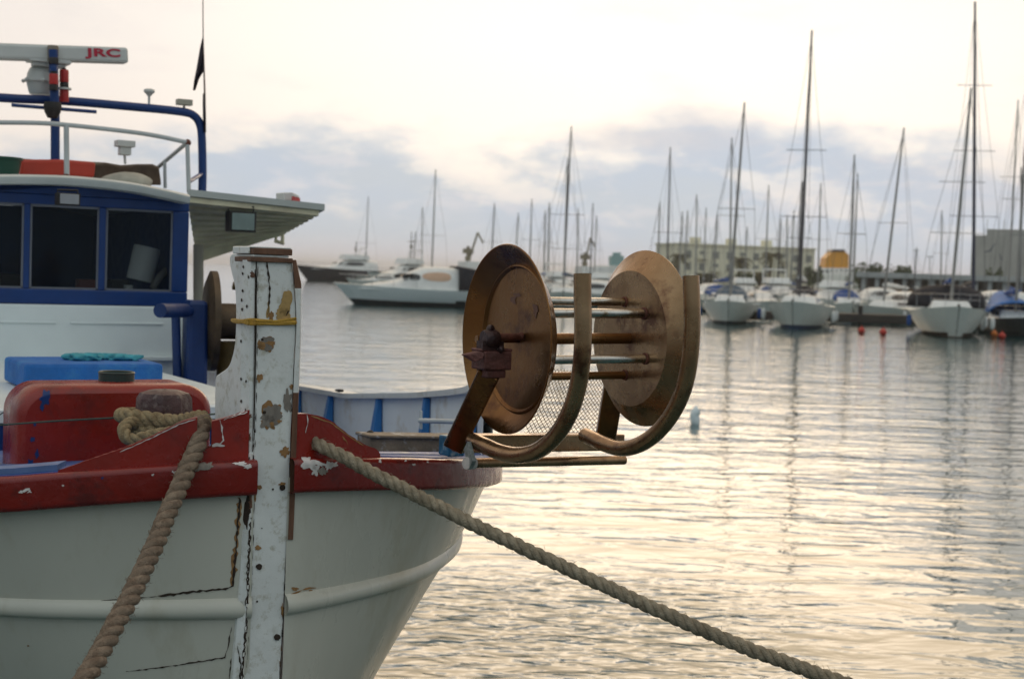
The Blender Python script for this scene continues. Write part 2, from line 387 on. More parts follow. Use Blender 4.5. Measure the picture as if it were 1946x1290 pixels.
def seam(mb, bvh, pts, w, slot, seed=0, jit=.5, lift=.0022, step=6):
    rnd = random.Random(seed); c = []
    for (a, b) in zip(pts[:-1], pts[1:]):
        n = max(1, int(sqrt((b[0]-a[0])**2+(b[1]-a[1])**2)/step))
        for k in range(n): c.append((a[0]+(b[0]-a[0])*k/n, a[1]+(b[1]-a[1])*k/n))
    c.append(pts[-1]); rows = []
    for i, (x, y) in enumerate(c):
        a = c[max(0, i-1)]; b = c[min(len(c)-1, i+1)]; l = sqrt((b[0]-a[0])**2+(b[1]-a[1])**2) or 1; nx, ny = -(b[1]-a[1])/l, (b[0]-a[0])/l
        ww = w*(1+jit*rnd.uniform(-1, 1))*(.4 if i in (0, len(c)-1) else 1); o = w*jit*.5*rnd.uniform(-1, 1); row = []
        for s in (-.5, .5):
            d = ray(x+nx*(ww*s+o), y+ny*(ww*s+o)).normalized(); hit = bvh.ray_cast(CAM, d)
            if hit[0] is None: row = None; break
            nn = hit[1] if hit[1].dot(d) < 0 else -hit[1]; row.append(hit[0]+nn*lift)
        if row: rows.append(row)
    if len(rows) > 1: mb.slot = slot; mb.grid(rows); mb.slot = 0
seam(hull, hullv, [(456, 945), (451, 1000), (447, 1060), (443, 1112), (428, 1118), (380, 1122), (330, 1128), (300, 1132)], 3.4, 1, 1, .7)
seam(hull, hullv, [(456, 945), (452, 995), (447, 1050), (442, 1112)], 7, 2, 2, .8, .0010)
seam(hull, hullv, [(300, 1132), (150, 1144), (20, 1153)], 1.3, 1, 3, .8)
seam(hull, hullv, [(440, 1190), (434, 1225), (428, 1248), (340, 1262), (240, 1275)], 1.8, 1, 4, .9)
seam(hull, hullv, [(440, 1250), (436, 1290)], 2.0, 1, 14, .9)
seam(hull, hullv, [(552, 1128), (580, 1118), (600, 1116)], 2.2, 2, 5, .9)
for i, (x, y, r) in enumerate([(54, 1226, 2), (590, 1122, 4), (560, 1118, 6)]): decal(hull, hullv, x, y, r, r*.6, i, 2)
hull_o = hull.build('hull', [hull_paint, crack, rust_stain], boat, smooth=True, angle=60)
# the rounded strake along the hull
def sweep(mb, path, prof, closed=True):
    """path: list of (origin, outward, up); prof: list of (out, up)"""
    rows = [[o + n*a + u*b for a, b in prof + ([prof[0]] if closed else [])] for o, n, u in path]; mb.grid(rows)
def side_path(side, hf, off=0, t0=0.0, t1=9.4, n=160):
    out = []
    for i in range(n+1):
        t = t0+(t1-t0)*(i/n)**2; h = hf(t); b = sm_hb(t, h); dt = .006; b2 = sm_hb(t+dt, h)
        nn = (LAT*(dt*side) - AFT*(b2-b)).normalized(); tz = t + .10*max(0, h-.9)**2
        out.append((Bt(tz, side*b, CZ-h) + nn*off, nn, Vector((0, 0, 1))))
    return out
def rprof(w, h, r=.4, n=5, x0=0.0):
    pts = []; rr = min(w, h)*r
    for cx, cy, a0 in ((w-rr, h/2-rr, 0), (x0+rr, h/2-rr, 90), (x0+rr, -h/2+rr, 180), (w-rr, -h/2+rr, 270)):
        for k in range(n): a = R(a0+90*k/(n-1)); pts.append((cx+rr*cos(a), cy+rr*sin(a)))
    return pts
strake_h = lambda t: float(np.interp(t, [0, .3, 1, 3, 9.5], [.868, .885, .925, .99, .9]))
rub = [(-.01, .036), (.0, .030), (.009, .024), (.017, .012), (.020, -.002), (.017, -.014), (.008, -.022), (-.01, -.026)]
for side in (-1, 1):
    mb = MB(); sweep(mb, side_path(side, strake_h, 0, 0), rub, False); mb.build('strake', hull_paint, boat, smooth=True, angle=80)
# the painted rail
rail_all = MB()
for side in (-1, 1):
    mb = MB(); sweep(mb, side_path(side, lambda t: sheer_h(t)+RAILH/2, 0, 0), rprof(.034, RAILH, .42, 6, -.045))
    v = mb.bvh()
    if side < 0:
        D = [(400, 880, 18, 11, 1), (384, 888, 12, 6, 2), (440, 866, 26, 4, 1), (412, 868, 22, 3.5, 1), (455, 880, 12, 3, 1), (470, 886, 8, 4, 1), (350, 896, 3, 2, 1), (330, 897, 4, 2.5, 1), (48, 931, 6, 3, 1), (40, 934, 5, 2, 1), (194, 908, 3, 2, 3), (56, 934, 4, 2, 1), (396, 884, 8, 6, 2), (466, 870, 10, 5, 1), (290, 902, 2.5, 1.5, 1), (120, 922, 2.5, 1.5, 1)]
    else:
        D = [(590, 884, 13, 8, 1), (598, 892, 6, 12, 1), (582, 878, 9, 11, 1), (622, 886, 6, 8, 1), (606, 880, 12, 4, 1), (632, 884, 8, 4, 1), (612, 893, 8, 8, 2), (786, 882, 3, 2, 1), (660, 880, 4, 2, 1), (722, 876, 2.5, 3, 1), (770, 876, 2, 1.5, 1), (812, 878, 2, 1.5, 1), (700, 905, 2, 1.5, 1)]
    for i, (x, y, a, b_, s_) in enumerate(D): decal(mb, v, x, y, a, b_, 60+i+(side > 0)*40, s_, rot=random.uniform(-.3, .3), rough=.85, lift=.0014+.0004*(s_ > 1), n=30)
    mb.build('rail', [rail_paint, primer, bare_wood, blue_paint], boat, smooth=True, angle=60)
# foredeck and working deck
mb = MB(); rows = []
for t in [x for x in tsamp if .03 < x < 1.45]+[1.45]:
    t_, b_ = gun(t, 1, -.03); b_ = max(b_, .01); z = CZ - sheer_h(t) - .012
    rows.append([Bt(t, -b_+2*b_*k/14, z + .035*(1-(2*k/14-1)**2)*min(1, b_)) for k in range(15)])
mb.grid(rows); mb.build('foredeck', deck_blue, boat, smooth=True, solid=.03)
mb = MB(); rows = []
for t in [1.42+8*k/20 for k in range(21)]:
    b_ = sm_hb(t, .86)-.04; rows.append([Bt(t, -b_+2*b_*k/10, CZ-.86) for k in range(11)])
mb.grid(rows); mb.build('deck', deck_blue, boat)
# bulkhead under the foredeck edge
mb = MB(); b_ = gun(1.44, 1, -.06)[1]; b2 = sm_hb(1.40, .86)-.06; z0 = CZ-.86; z1 = CZ-sheer_h(1.44)-.03
mb.hexa([Bt(1.40, -b2, z0), Bt(1.40, b2, z0), Bt(1.44, b2, z0), Bt(1.44, -b2, z0), Bt(1.40, -b_, z1), Bt(1.40, b_, z1), Bt(1.44, b_, z1), Bt(1.44, -b_, z1)]); mb.build('bulkhead', cabin_white, boat)
# bulwark: white inside with blue timbers
def bul_top(t): return float(np.interp(t, [.95, 1.3, 2.2, 3.2, 4.5, 6.0, 9.4], [.40, .455, .56, .655, .70, .69, .40]))
for side in (-1, 1):
    mb = MB(); t0 = .95 if side > 0 else 1.9
    path = []; rows_o = []; n = 70
    ins = []; 
    for i in range(n+1):
        t = t0+(9.3-t0)*i/n; zt = CZ-bul_top(max(t, .95)); 
        if side < 0: zt = CZ-np.interp(t, [1.9, 2.4, 9.3], [.60, .52, .35])
        zb = CZ - (sheer_h(t)+.04 if t < 1.42 else .86)
        to, bo = gun(t, side, -.015); ti, bi = gun(t, side, -.050)
        bl = side*(sm_hb(t, .86)-.045) if t >= 1.42 else bi
        rows_o.append([Bt(to, bl+side*.02 if t >= 1.42 else bo, zb), Bt(to, bo, CZ-sheer_h(t)), Bt(to, bo, zt), Bt(ti, bi, zt), Bt(ti, bi, CZ-sheer_h(t)), Bt(ti, bl, zb)])
    mb.grid(rows_o); mb.build('bulwark', mat('bulwark_white', (.86, .88, .85), .4, var=.05, scale=3, grime=(.68, .62, .50), gscale=4), boat, smooth=True, angle=35)
    mb = MB(); rr = []
    for i in range(n+1):
        t = t0+(9.3-t0)*i/n; zt = (CZ-bul_top(max(t, .95))) if side > 0 else CZ-np.interp(t, [1.9, 2.4, 9.3], [.60, .52, .35])
        to, bo = gun(t, side, .01); ti, bi = gun(t, side, -.085)
        rr.append([Bt(to, bo, zt-.002), Bt(to, bo, zt+.022), Bt(ti, bi, zt+.022), Bt(ti, bi, zt-.002), Bt(to, bo, zt-.002)])
    mb.grid(rr); mb.build('bulwark_cap', white_paint, boat, smooth=True, angle=35)
# blue timbers inside the port bulwark, found by where they stand along the side
def gun_px(px, side, off, h=None):
    best = None
    for i in range(1, 800):
        t = 6*(i/800)**2 if side < 0 else 6*(i/800)**2
        a, b = gun(t, side, off); q = Bt(a, b, CZ-(h if h else sheer_h(t))); x = proj(q)[0]
        if side > 0 and h is not None and t < 1.0: continue
        e = abs(x-px)
        if best is None or e < best[0]: best = (e, t)
        if h is None and e < 1.2: break
    return best[1]
for x in (572, 634, 725, 816, 905, 480, 520):
    t = gun_px(x, 1, -.05, .6); zt = CZ-bul_top(t); zb = CZ-.855 if t > 1.47 else CZ-sheer_h(t)
    mb = MB(); w0, w1 = .018, .032
    def q(dt, off, z):
        a, b = gun(t+dt, 1, off)
        if t > 1.47 and z < CZ-.8: b = min(b, sm_hb(t+dt, .86)-.045+off+.05)
        return Bt(a, b, z)
    mb.hexa([q(-w1, -.055, zb), q(w1, -.055, zb), q(w1, -.105, zb), q(-w1, -.105, zb), q(-w0, -.052, zt-.004), q(w0, -.052, zt-.004), q(w0, -.075, zt-.004), q(-w0, -.075, zt-.004)])
    mb.build('timber', blue_bright, boat, bevel=.004)
# red wash boards either side of the stem
def washboard(side, top, thick=.026, bottom_off=.0):
    mb = MB(); rows = []
    n = len(top)
    for (x, y) in top:
        t = gun_px(x, side, .0); a, b = gun(t, side, .0); a2, b2 = gun(t, side, -thick)
        z = zfor(*Bt(a, b, 0).xy, y); zb = CZ-sheer_h(t)-.02; z = max(z, zb+.004)
        rows.append([Bt(a, b, zb), Bt(a, b, z), Bt(a2, b2, z), Bt(a2, b2, zb), Bt(a, b, zb)])
    mb.grid(rows)
    k = len(mb.v); mb.add(rows[0][:4], [(0, 1, 2, 3)]); mb.add(rows[-1][:4], [(3, 2, 1, 0)])
    return mb
def dens(pts, step=5):
    out = []
    for a, b in zip(pts[:-1], pts[1:]):
        n = max(1, int(abs(b[0]-a[0])/step)); out += [(a[0]+(b[0]-a[0])*k/n, a[1]+(b[1]-a[1])*k/n) for k in range(n)]
    return out+[pts[-1]]
def smooth2(pts, n=5): return [(v.x, v.y) for v in catmull([(a, b, 0) for a, b in pts], n)]
wl = MB()
A = washboard(-1, dens(smooth2([(472, 779), (440, 790), (402, 800)]), 4))
B_ = washboard(-1, dens([(402, 848), (382, 856), (376, 858)], 4))
C = washboard(-1, dens(smooth2([(374, 793), (340, 803), (300, 823), (250, 845), (200, 863), (150, 880), (112, 894)]), 5))
for q in (A, B_, C): wl.add(q.v, q.f)
v = wl.bvh()
seam(wl, v, [(417, 790), (421, 812), (424, 836), (418, 842), (400, 846), (388, 850)], 2.4, 1, 9, .8)
seam(wl, v, [(372, 796), (340, 806), (300, 826), (250, 849), (228, 858)], 1.5, 1, 10, .6)
seam(wl, v, [(470, 782), (440, 792), (425, 797)], 2.5, 1, 11, .8)
decal(wl, v, 412, 845, 12, 3, 5, 1, rough=.7); decal(wl, v, 396, 851, 9, 3, 6, 1, rough=.7)
wl.build('wash_board', [red_paint, primer], boat, smooth=True, angle=35)
wr = washboard(1, dens(smooth2([(556, 786), (570, 786), (582, 786), (604, 790), (628, 800), (660, 824), (690, 843), (712, 852), (722, 862), (724, 868)]), 4))
v = wr.bvh()
seam(wr, v, [(583, 788), (584, 805), (580, 822)], 2.2, 1, 12, .8)
seam(wr, v, [(650, 828), (657, 838), (660, 845)], 2.0, 2, 13, .8); seam(wr, v, [(590, 790), (628, 803), (660, 827), (690, 846)], 1.4, 2, 15, .6)
wr.build('wash_board', [red_paint, primer, ochre], boat, smooth=True, angle=35)
# stem post: square timber with cheek planks, knee and a two board cap
def tpoly(mb, pts, t, thick): mb.prism([T(x, y, t) for x, y in pts], AFT*thick)
post = MB()
L_ = [(487, 496), (487, 600), (485, 700), (483, 800), (481, 900), (479, 1000), (476, 1090), (470, 1190), (463, 1300), (457, 1400)]
R_ = [(556, 496), (561, 560), (563, 620), (559, 700), (555, 800), (551, 900), (548, 1000), (543, 1090), (538, 1190), (531, 1300), (524, 1400)]
Ls = smooth2(L_, 4); Rs = smooth2(R_, 4)
def edge(pts, y): return float(np.interp(y, [p[1] for p in pts], [p[0] for p in pts]))
ys = list(range(496, 1400, 12)); rnd = random.Random(4)
rows = []
for y in ys:
    xl, xr = edge(Ls, y)+rnd.uniform(-.6, .6), edge(Rs, y)+rnd.uniform(-.6, .6)
    row = [T(xl, y, .10)] + [T(xl+1.5, y, .003)] + [T(xl+1.5+(xr-xl-3)*k/6, y, 0) for k in range(1, 6)] + [T(xr-1.5, y, .003), T(xr, y, .10)]
    rows.append(row)
post.grid(rows); post.add(rows[0], [tuple(range(len(rows[0])))])
pv = post.bvh()
# wear: flaked areas, rust runs, long crack, bolt holes
for i, (x, y, a, b_, s_) in enumerate([(498, 637, 15, 17, 1), (507, 652, 9, 9, 1), (500, 780, 15, 22, 1), (516, 786, 13, 13, 1), (508, 800, 9, 8, 1), (492, 762, 8, 10, 1), (546, 762, 5, 14, 1), (550, 800, 4, 12, 1),
        (497, 657, 5, 4, 2), (514, 652, 6, 3, 2), (494, 655, 3, 6, 2), (489, 700, 3, 7, 2), (492, 718, 4, 5, 2), (489, 735, 3, 6, 2), (542, 858, 6, 6, 2), (540, 884, 9, 5, 2), (548, 868, 4, 10, 2), (538, 898, 8, 5, 1), (544, 912, 5, 6, 2), (536, 920, 4, 3, 2),
        (484, 938, 2.5, 10, 2), (484, 975, 2, 12, 2), (553, 735, 2, 4, 2), (534, 730, 2, 6, 2), (517, 806, 3, 3, 2), (481, 960, 2, 20, 1), (530, 800, 3, 2, 2), (533, 858, 3, 2, 2),
        (515, 590+10, 3, 5, 2), (543, 575, 7, 15, 3), (538, 596, 9, 8, 3), (541, 1130, 2, 8, 2), (536, 1160, 1.5, 10, 2), (490, 1040, 4, 3, 2), (492, 925, 3, 2.5, 2), (508, 929, 3, 2.5, 2)]):
    if s_ == 2 and a <= 3 and i % 2: continue
    if s_ == 1 and a > 6: decal(post, pv, x+1, y+1.5, a*1.5, b_*1.5, 900+i, 2, rough=.6, lift=.0008, n=34)
    decal(post, pv, x, y, a*1.5, b_*1.48, 200+i, s_, rot=.25 if s_ == 3 else 0, rough=.5, lift=.0012+.0003*s_, n=34)
seam(post, pv, [(507, 498), (510, 520), (512, 548), (511, 575), (508, 598)], 2.6, 4, 20, .8)
seam(post, pv, [(551, 585), (547, 592), (543, 601)], 2.6, 4, 21, .6)
seam(post, pv, [(511, 570), (509, 590), (507, 604)], 5, 3, 22, .5, .0011)
for i, (x, y, r) in enumerate([(536, 926, 5.5), (492, 1076, 5.5), (526, 1210, 6), (518, 929, 2), (498, 645, 2.5), (502, 783, 3.2), (488, 1142, 2), (497, 1003, 1.2)]):
    decal(post, pv, x, y, r, r, 320+i, 4, rough=.15, lift=.0024)
for k in range(26):   # ragged dark joint either side
    y = 505+k*30; seam(post, pv, [(edge(Ls, y)+3, y), (edge(Ls, y)+2.4, y+random.uniform(12, 28))], random.uniform(.6, 1.5), 4, 400+k, .8)
    if y > 1010: seam(post, pv, [(edge(Rs, y)-3, y), (edge(Rs, y)-2.4, y+random.uniform(8, 24))], random.uniform(1, 2.6), random.choice([2, 4]), 430+k, .8)
stem = post.build('stem_post', [post_paint, bare_wood, rust_stain, ochre, crack], boat, smooth=True, angle=35)
# left cheek plank with nail holes
mb = MB(); yy = list(range(494, 866, 10)); rows = []
for y in yy:
    xo = edge([(462, 490), (459, 560), (458, 640), (457, 760), (458, 866)], y); xi = 486.5-(y-494)*.012; xm = (xo*.45+xi*.55)
    z0 = T(xi, y, .004); rows.append([T(xi, y, .012), T(xi-1, y, .002), T(xm+2, y, .004), T(xm, y, .010), Bp(xo, y, -.075), Bp(xo, y, -.070)+AFT*.004])
mb.grid(rows); mb.add(rows[0], [tuple(range(6))]); mb.add(rows[-1], [tuple(range(5, -1, -1))])
v = mb.bvh(); rnd = random.Random(9)
for i, (x, y) in enumerate([(463, 507), (462, 520), (473, 526), (462, 553), (460, 570), (461, 588), (470, 582), (459, 648), (459, 720), (468, 724), (459, 762), (467, 780), (461, 800)]): decal(mb, v, x, y, 1.5, 3.0, 500+i, 2, rough=.5)
for i, (x, y, a, b_) in enumerate([(481, 506, 5, 12), (480, 520, 5, 5), (474, 790, 5, 4), (470, 796, 3, 9), (480, 812, 4, 14), (474, 830, 2, 8)]): decal(mb, v, x, y, a, b_, 520+i, 1, rough=.7)
seam(mb, v, [(485, 512), (485, 600), (484, 700), (482, 800), (480, 858)], 2.4, 2, 23, .5)
mb.build('cheek_plank', [post_paint, brown_wood, crack], stem, smooth=True, angle=30)
mb = MB(); rows = []
for y in range(494, 1026, 9):
    xo = edge([(562, 494), (572, 540), (571, 640), (569, 700), (567, 745), (563, 860), (560, 960), (557, 1024)], y); xi = edge(Rs, y)+.5
    rows.append([T(xi-1, y, .012), T(xi, y, -.004), T(xo, y, -.003), T(xo+1, y, .07), T(xi, y, .07)])
for i in range(len(rows)-1):
    y = 494+9*i; mb.slot = 1 if (y < 545 or y > 742) else 0; mb.grid([rows[i], rows[i+1]])
mb.slot = 1; mb.add(rows[0], [tuple(range(5))]); mb.add(rows[-1], [tuple(range(4, -1, -1))])
mb.build('cheek_plank', [post_paint, brown_wood], stem, smooth=True, angle=30)
# knee behind the post, seen from its side
kn = [(476, 482), (448, 480), (438, 484), (436, 500), (440, 520), (446, 548), (448, 600), (446, 650), (440, 680), (432, 698), (416, 710), (409, 722), (408, 800), (408, 866), (476, 866)]
mb = MB(); mb.prism([Bp(x, y, -.050) for x, y in smooth2(kn[1:-1], 3)+[(480, 866), (480, 482)]], LAT*.072); mb.build('knee', post_paint, stem, smooth=True, angle=35, bevel=.004)
# cap boards
mb = MB()
a, b_ = tb(T(485, 478, -.006)); a2, b2 = tb(T(554, 478, -.006)); zt = T(520, 472.5, -.006).z; zb = T(520, 484.5, -.006).z
mb.bbox(-.006, .128, b_-.004, b2+.003, zb, zt)
mb.slot = 1; mb.bbox(-.004, .14, b_-.006, b2+.001, zt, zt+.004); mb.bbox(-.001, .125, b_-.002, b2-.004, zb-.0065, zb-.0005)
zc = zb-.007; mb.slot = 0; mb.bbox(-.008, .12, b_-.010, b2+.004, zc-.012, zc)
mb.slot = 1; mb.bbox(.016, .142, b_-.0085, b_-.0045, zb+.001, zt+.003)
mb.build('cap', [brown_wood, post_paint], stem, bevel=.0025)
# narrow batten down the hull left of the post
mb = MB(); rows = []
for y in range(862, 1400, 12):
    xr = edge(Ls, y)-2; xl = xr-19-(y-862)*.010
    rows.append([P(xl-2, y, 3.64), P(xl, y, 3.585), P(xl+4, y, 3.575), P(xr-3, y, 3.57), P(xr, y, 3.575), P(xr+4, y, 3.64)])
mb.grid(rows); mb.add(rows[0], [tuple(range(6))]); v = mb.bvh()
seam(mb, v, [(474, 868), (472, 920), (473, 960), (476, 985)], 5, 1, 30, .5); seam(mb, v, [(475, 990), (471, 1100), (468, 1180), (459, 1290)], 3, 1, 31, .7)
seam(mb, v, [(452, 1225), (458, 1262), (456, 1290)], 2, 1, 32, .8); decal(mb, v, 468, 972, 5, 26, 33, 1, rough=.6); decal(mb, v, 474, 950, 4, 14, 34, 2, rough=.6)
mb.build('batten', [post_paint, crack, brown_wood], boat, smooth=True, angle=40)
# yellow cord tied round the post
cordm = mat('yellow_cord', (.46, .27, .035), .7, var=.2, scale=60, bump=.4, bscale=200)
mb = MB()
for k, (dy0, dy1) in enumerate([(-4, 2), (1, -3), (5, 4), (3, 7), (-2, 5)]):
    a = [T(484, 611+dy0, -.006-.001*k), T(505, 611+dy0*.7+dy1*.3, -.004), T(530, 611+dy1*.6+dy0*.4, -.004), T(561, 608+dy1, -.005-.001*k)]
    back = [T(566, 609, .03), T(556, 608, .12), Bp(450, 608, -.03)+AFT*.0, Bp(446, 607+k*1.2, -.062), Bp(458, 609+k, -.085), Bp(472, 611+dy0, -.086), a[0]]
    mb.tube(catmull(a, 4), .0032, 6); mb.tube(catmull([a[-1]]+back, 3), .0032, 6)
tag(mb.build('cord', cordm, smooth=True), 'yellow cord wound tight round the upper white stem post', 'cord')
# wooden bitt with the rope round it
c = P(312, 770, 3.93); bt, bb = tb(c); mb = MB()
zt = zfor(c.x, c.y, 741); zb = CZ-.60; rr = .073
def octa(z, s, ch=.35):
    k = rr*s; q = []
    for x, y in ((1, ch), (ch, 1), (-ch, 1), (-1, ch), (-1, -ch), (-ch, -1), (ch, -1), (1, -ch)): q.append(Bt(bt+y*k, bb+x*k, z))
    return q
rings = [octa(zb, .93), octa(zt-.075, .95), octa(zt-.06, 1), octa(zt-.022, .97), octa(zt-.008, .86), octa(zt, .55), octa(zt+.002, .1)]
mb.grid([r+[r[0]] for r in rings])
mb.build('bitt', mat('bitt_wood', (.085, .045, .045), .6, var=.35, scale=20, bump=.6, bscale=60, col2=(.16, .12, .11), thr=(.5, .62)), boat, smooth=True, angle=35)
# red rounded housing on the foredeck
def rbox(mb, t0, t1, b0, b1, z0, z1, r, n=6):
    """box whose front outline (in b, z) is rounded at the top corners, edges softened"""
    out = [(b0, z0)]
    for cx, cz, a0 in ((b0+r, z1-r, 180), (b1-r, z1-r, 90)):
        for k in range(n+1): a = R(a0-90*k/n); out.append((cx+r*cos(a), cz+r*sin(a)))
    out.append((b1, z0)); cx, cz = (b0+b1)/2, (z0+z1)/2
    def ring(t, s): return [Bt(t, cx+(b-cx)*(1-s/abs(b1-b0)*2), z if z <= z0+1e-6 else cz+(z-cz)*(1-s/abs(z1-z0)*2)) for b, z in out]
    e = .022; rings = [ring(t0, .022), ring(t0+.006, .009), ring(t0+e, 0), ring(t1-e, 0), ring(t1-.006, .009), ring(t1, .022)]
    mb.grid(rings); mb.add(rings[0], [tuple(range(len(out)))]); mb.add(rings[-1], [tuple(range(len(out)-1, -1, -1))])
tH = .80
b0 = tb(T(34, 800, tH))[1]; b1 = tb(T(404, 800, tH))[1]; zt = T(220, 733, tH).z
mb = MB(); rbox(mb, tH, tH+.24, b0, b1, CZ-.66, zt, .085, 8); v = mb.bvh()
for i, (x, y, a, b_) in enumerate([(84, 755, 9, 12), (80, 772, 4, 7), (70, 860, 4, 9), (62, 835, 4, 5), (58, 880, 5, 8), (92, 748, 4, 4), (66, 806, 3, 4)]): decal(mb, v, x, y, a, b_, 600+i, 1, rough=.7)
mb.build('locker', [red_paint, blue_paint], boat, smooth=True, angle=50)
# trunk cabin top under the wheelhouse
mb = MB(); mb.slot = 0
def trunk_ring(z, s): 
    out = []
    b0_, b1_, t0_, t1_ = -1.0+s, .62-s, 1.62+s, 4.0; r = .26
    out += [Bt(t1_, b0_, z), Bt(t0_+.1, b0_, z), Bt(t0_, b0_+.1, z)]
    for k in range(7): a = R(90*k/6); out.append(Bt(t0_+r-r*cos(a), b1_-r+r*sin(a), z))
    out.append(Bt(t1_, b1_, z)); return out
zt = CZ-.515
rs = [trunk_ring(CZ-1.15, 0), trunk_ring(zt-.05, 0)]; mb.slot = 1; mb.grid(rs)
rs = [trunk_ring(zt-.05, -.012), trunk_ring(zt-.008, -.012), trunk_ring(zt, .0)]; mb.slot = 0; mb.grid([trunk_ring(zt-.05, 0)]+rs); mb.add(trunk_ring(zt, 0), [tuple(range(11))])
mb.build('trunk_top', [cabin_white, blue_paint], boat, smooth=True, angle=30)
# ------------------------------------------------------------------ wheelhouse
tF = 3.93
wall = MB()
def zT(px, py, t=tF): return T(px, py, t).z
b1 = tb(T(359, 450, tF))[1]; b0 = b1-2.02
zs = zT(180, 572); zw0 = zT(130, 550); zw1 = zT(130, 391)
def brect(mb, bA, bB, zA, zB, tA, tB_): mb.bbox(tA, tB_, bA, bB, zA, zB)
pxb = lambda px, py=470: tb(T(px, py, tF))[1]
wins = [(pxb(-105), pxb(45)), (pxb(57), pxb(188)), (pxb(201), pxb(328))]
zroof = zT(200, 350)-.01
# frame members round three front windows, side wall, back wall, floor
cols = [(b0, wins[0][0]), (wins[0][1], wins[1][0]), (wins[1][1], wins[2][0]), (wins[2][1], b1)]
for a, b in cols: wall.bbox(tF, tF+.05, a, b, zw0, zw1)
wall.bbox(tF, tF+.05, b0, b1, zs-.02, zw0); wall.bbox(tF, tF+.05, b0, b1, zw1, zT(350, 384))
wall.bbox(tF+.052, tF+1.9, b1-.04, b1, zs-.5, zw0); wall.bbox(tF+.052, tF+1.9, b1-.04, b1, zw1, zT(350, 384))
wall.bbox(tF+.052, tF+1.9, b1-.04, b1, zw0+.001, zw1-.001)
wall.bbox(tF+.052, tF+1.9, b0, b0+.04, zs-.5, zw0); wall.bbox(tF+1.902, tF+1.95, b0, b1-.001, zs-.5, zT(350, 384))
wh = wall.build('wheelhouse', blue_paint, boat, bevel=.006)
mb = MB(); mb.bbox(tF-.012, tF+1.9, b0, b1+.004, CZ-1.15, zs-.022)
v = mb.bvh()
mb.build('front_panel', cabin_white, boat, bevel=.008)
mb = MB(); zz = zT(100, 612)
mb.bbox(tF-.020, tF-.0125, b0, pxb(105, 612), zz-.006, zz+.004); mb.bbox(tF-.020, tF-.0125, pxb(132, 612), b1-.13, zz-.006, zz+.004)
mb.bbox(tF-.05, tF-.0125, pxb(250, 680), pxb(333, 680), zT(290, 684), zT(290, 677))
mb.build('trim', cabin_white, boat, bevel=.002)
for a, b in wins:
    mb = MB(); mb.bbox(tF+.018, tF+.022, a, b, zw0, zw1); fr = mb.build('window', cab_glass, wh)
    mb = MB()
    for (p, q, r_, s_) in ((a, b, zw1-.012, zw1), (a, b, zw0, zw0+.010), (a, a+.010, zw0, zw1), (b-.010, b, zw0, zw1)): mb.bbox(tF+.004, tF+.017, p, q, r_, s_)
    mb.build('window_frame', mat('window_trim', (.12, .13, .16), .5), wh)
mb = MB(); mb.bbox(tF+.35, tF+1.88, b0+.05, b1-.05, zs-.25, zs-.2); mb.bbox(tF+.06, tF+.34, b0+.05, b1-.05, zw0-.14, zw0-.10)
mb.build('dashboard', mat('dark_wood', (.05, .028, .016), .5, var=.3), wh)
mb = MB(); mb.bbox(tF+1.0, tF+1.04, b0+.3, b0+1.1, zs-.2, zw1-.1); mb.build('seat_back', mat('dark_seat', (.03, .02, .03), .7), wh)
for (x, y, w_, h_, m_) in ((22, 535, .12, .08, dark_metal), (165, 540, .10, .05, mat('faded_red', (.2, .06, .05), .6)), (225, 540, .10, .05, dark_metal)): mb = MB(); mb.box(T(x, y, tF+.3), (w_, .1, h_), LAT, AFT); mb.build('instrument', m_, wh, bevel=.006)
# things behind the glass: paper roll, small cup, white hose
c0 = T(268, 474, tF+.35); c1 = T(281, 474, tF+.35)
mb = MB(); top = T(280, 470, tF+.3); bot = T(265, 533, tF+.3); rad = (T(300, 500, tF+.3)-T(250, 500, tF+.3)).length/2
mb.lathe([(.01, 0), (rad*.98, 0), (rad, .004), (rad, (top-bot).length-.004), (rad*.98, (top-bot).length), (.012, (top-bot).length)], bot, top-bot, 28)
tag(mb.build('paper_roll', mat('paper', (.85, .85, .83), .7, var=.03), smooth=True, angle=40), 'thick white paper roll hanging tilted behind the right wheelhouse window', 'paper roll')
mb = MB(); q = T(244, 549, tF+.2); mb.lathe([(.001, 0), (.022, 0), (.024, .03), (.02, .03), (.001, .028)], q-Vector((0, 0, .01)), (0, 0, 1), 14); tag(mb.build('cup', plastic_white, smooth=True, angle=40), 'small white cup on the sill inside the wheelhouse window', 'cup')
mb = MB(); mb.tube(catmull([T(290, 548, tF+.25), T(305, 525, tF+.25), T(322, 508, tF+.3), T(330, 490, tF+.4)], 6), .02, 10)
tag(mb.build('hose', mat('hose_grey', (.30, .29, .28), .5), smooth=True), 'pale grey hose curled beside the paper roll behind the window', 'hose')
# roof: cambered white board with thin edge
mb = MB(); rows = []
edgeT = [(-330, 372), (-220, 352), (-100, 339), (0, 336), (60, 336), (130, 338), (200, 344), (260, 352), (310, 362), (362, 374)]
tR = tF-.13
es = [T(x, y, tR) for x, y in smooth2(edgeT, 4)]
hd_ = MB(); hd_.prism([q+AFT*(tF-tR+.003)-Vector((0, 0, .02)) for q in es if b0 < tb(q)[1] < b1] + [Bt(tF+.003, b1, zT(350, 384)+.001), Bt(tF+.003, b0, zT(350, 384)+.001)], AFT*.05); hd_.build('header', blue_paint, boat)
for p in es:
    d = AFT*2.25; rows.append([p+Vector((0, 0, -.034))+AFT*.012, p+Vector((0, 0, -.012)), p, p+AFT*.03+Vector((0, 0, .012)), p+d+Vector((0, 0, -.03)), p+d+Vector((0, 0, -.07)), p+Vector((0, 0, -.034))+AFT*.012])
mb.grid(rows); mb.add(rows[-1][:6], [tuple(range(6))]); mb.add(rows[0][:6], [tuple(range(5, -1, -1))])
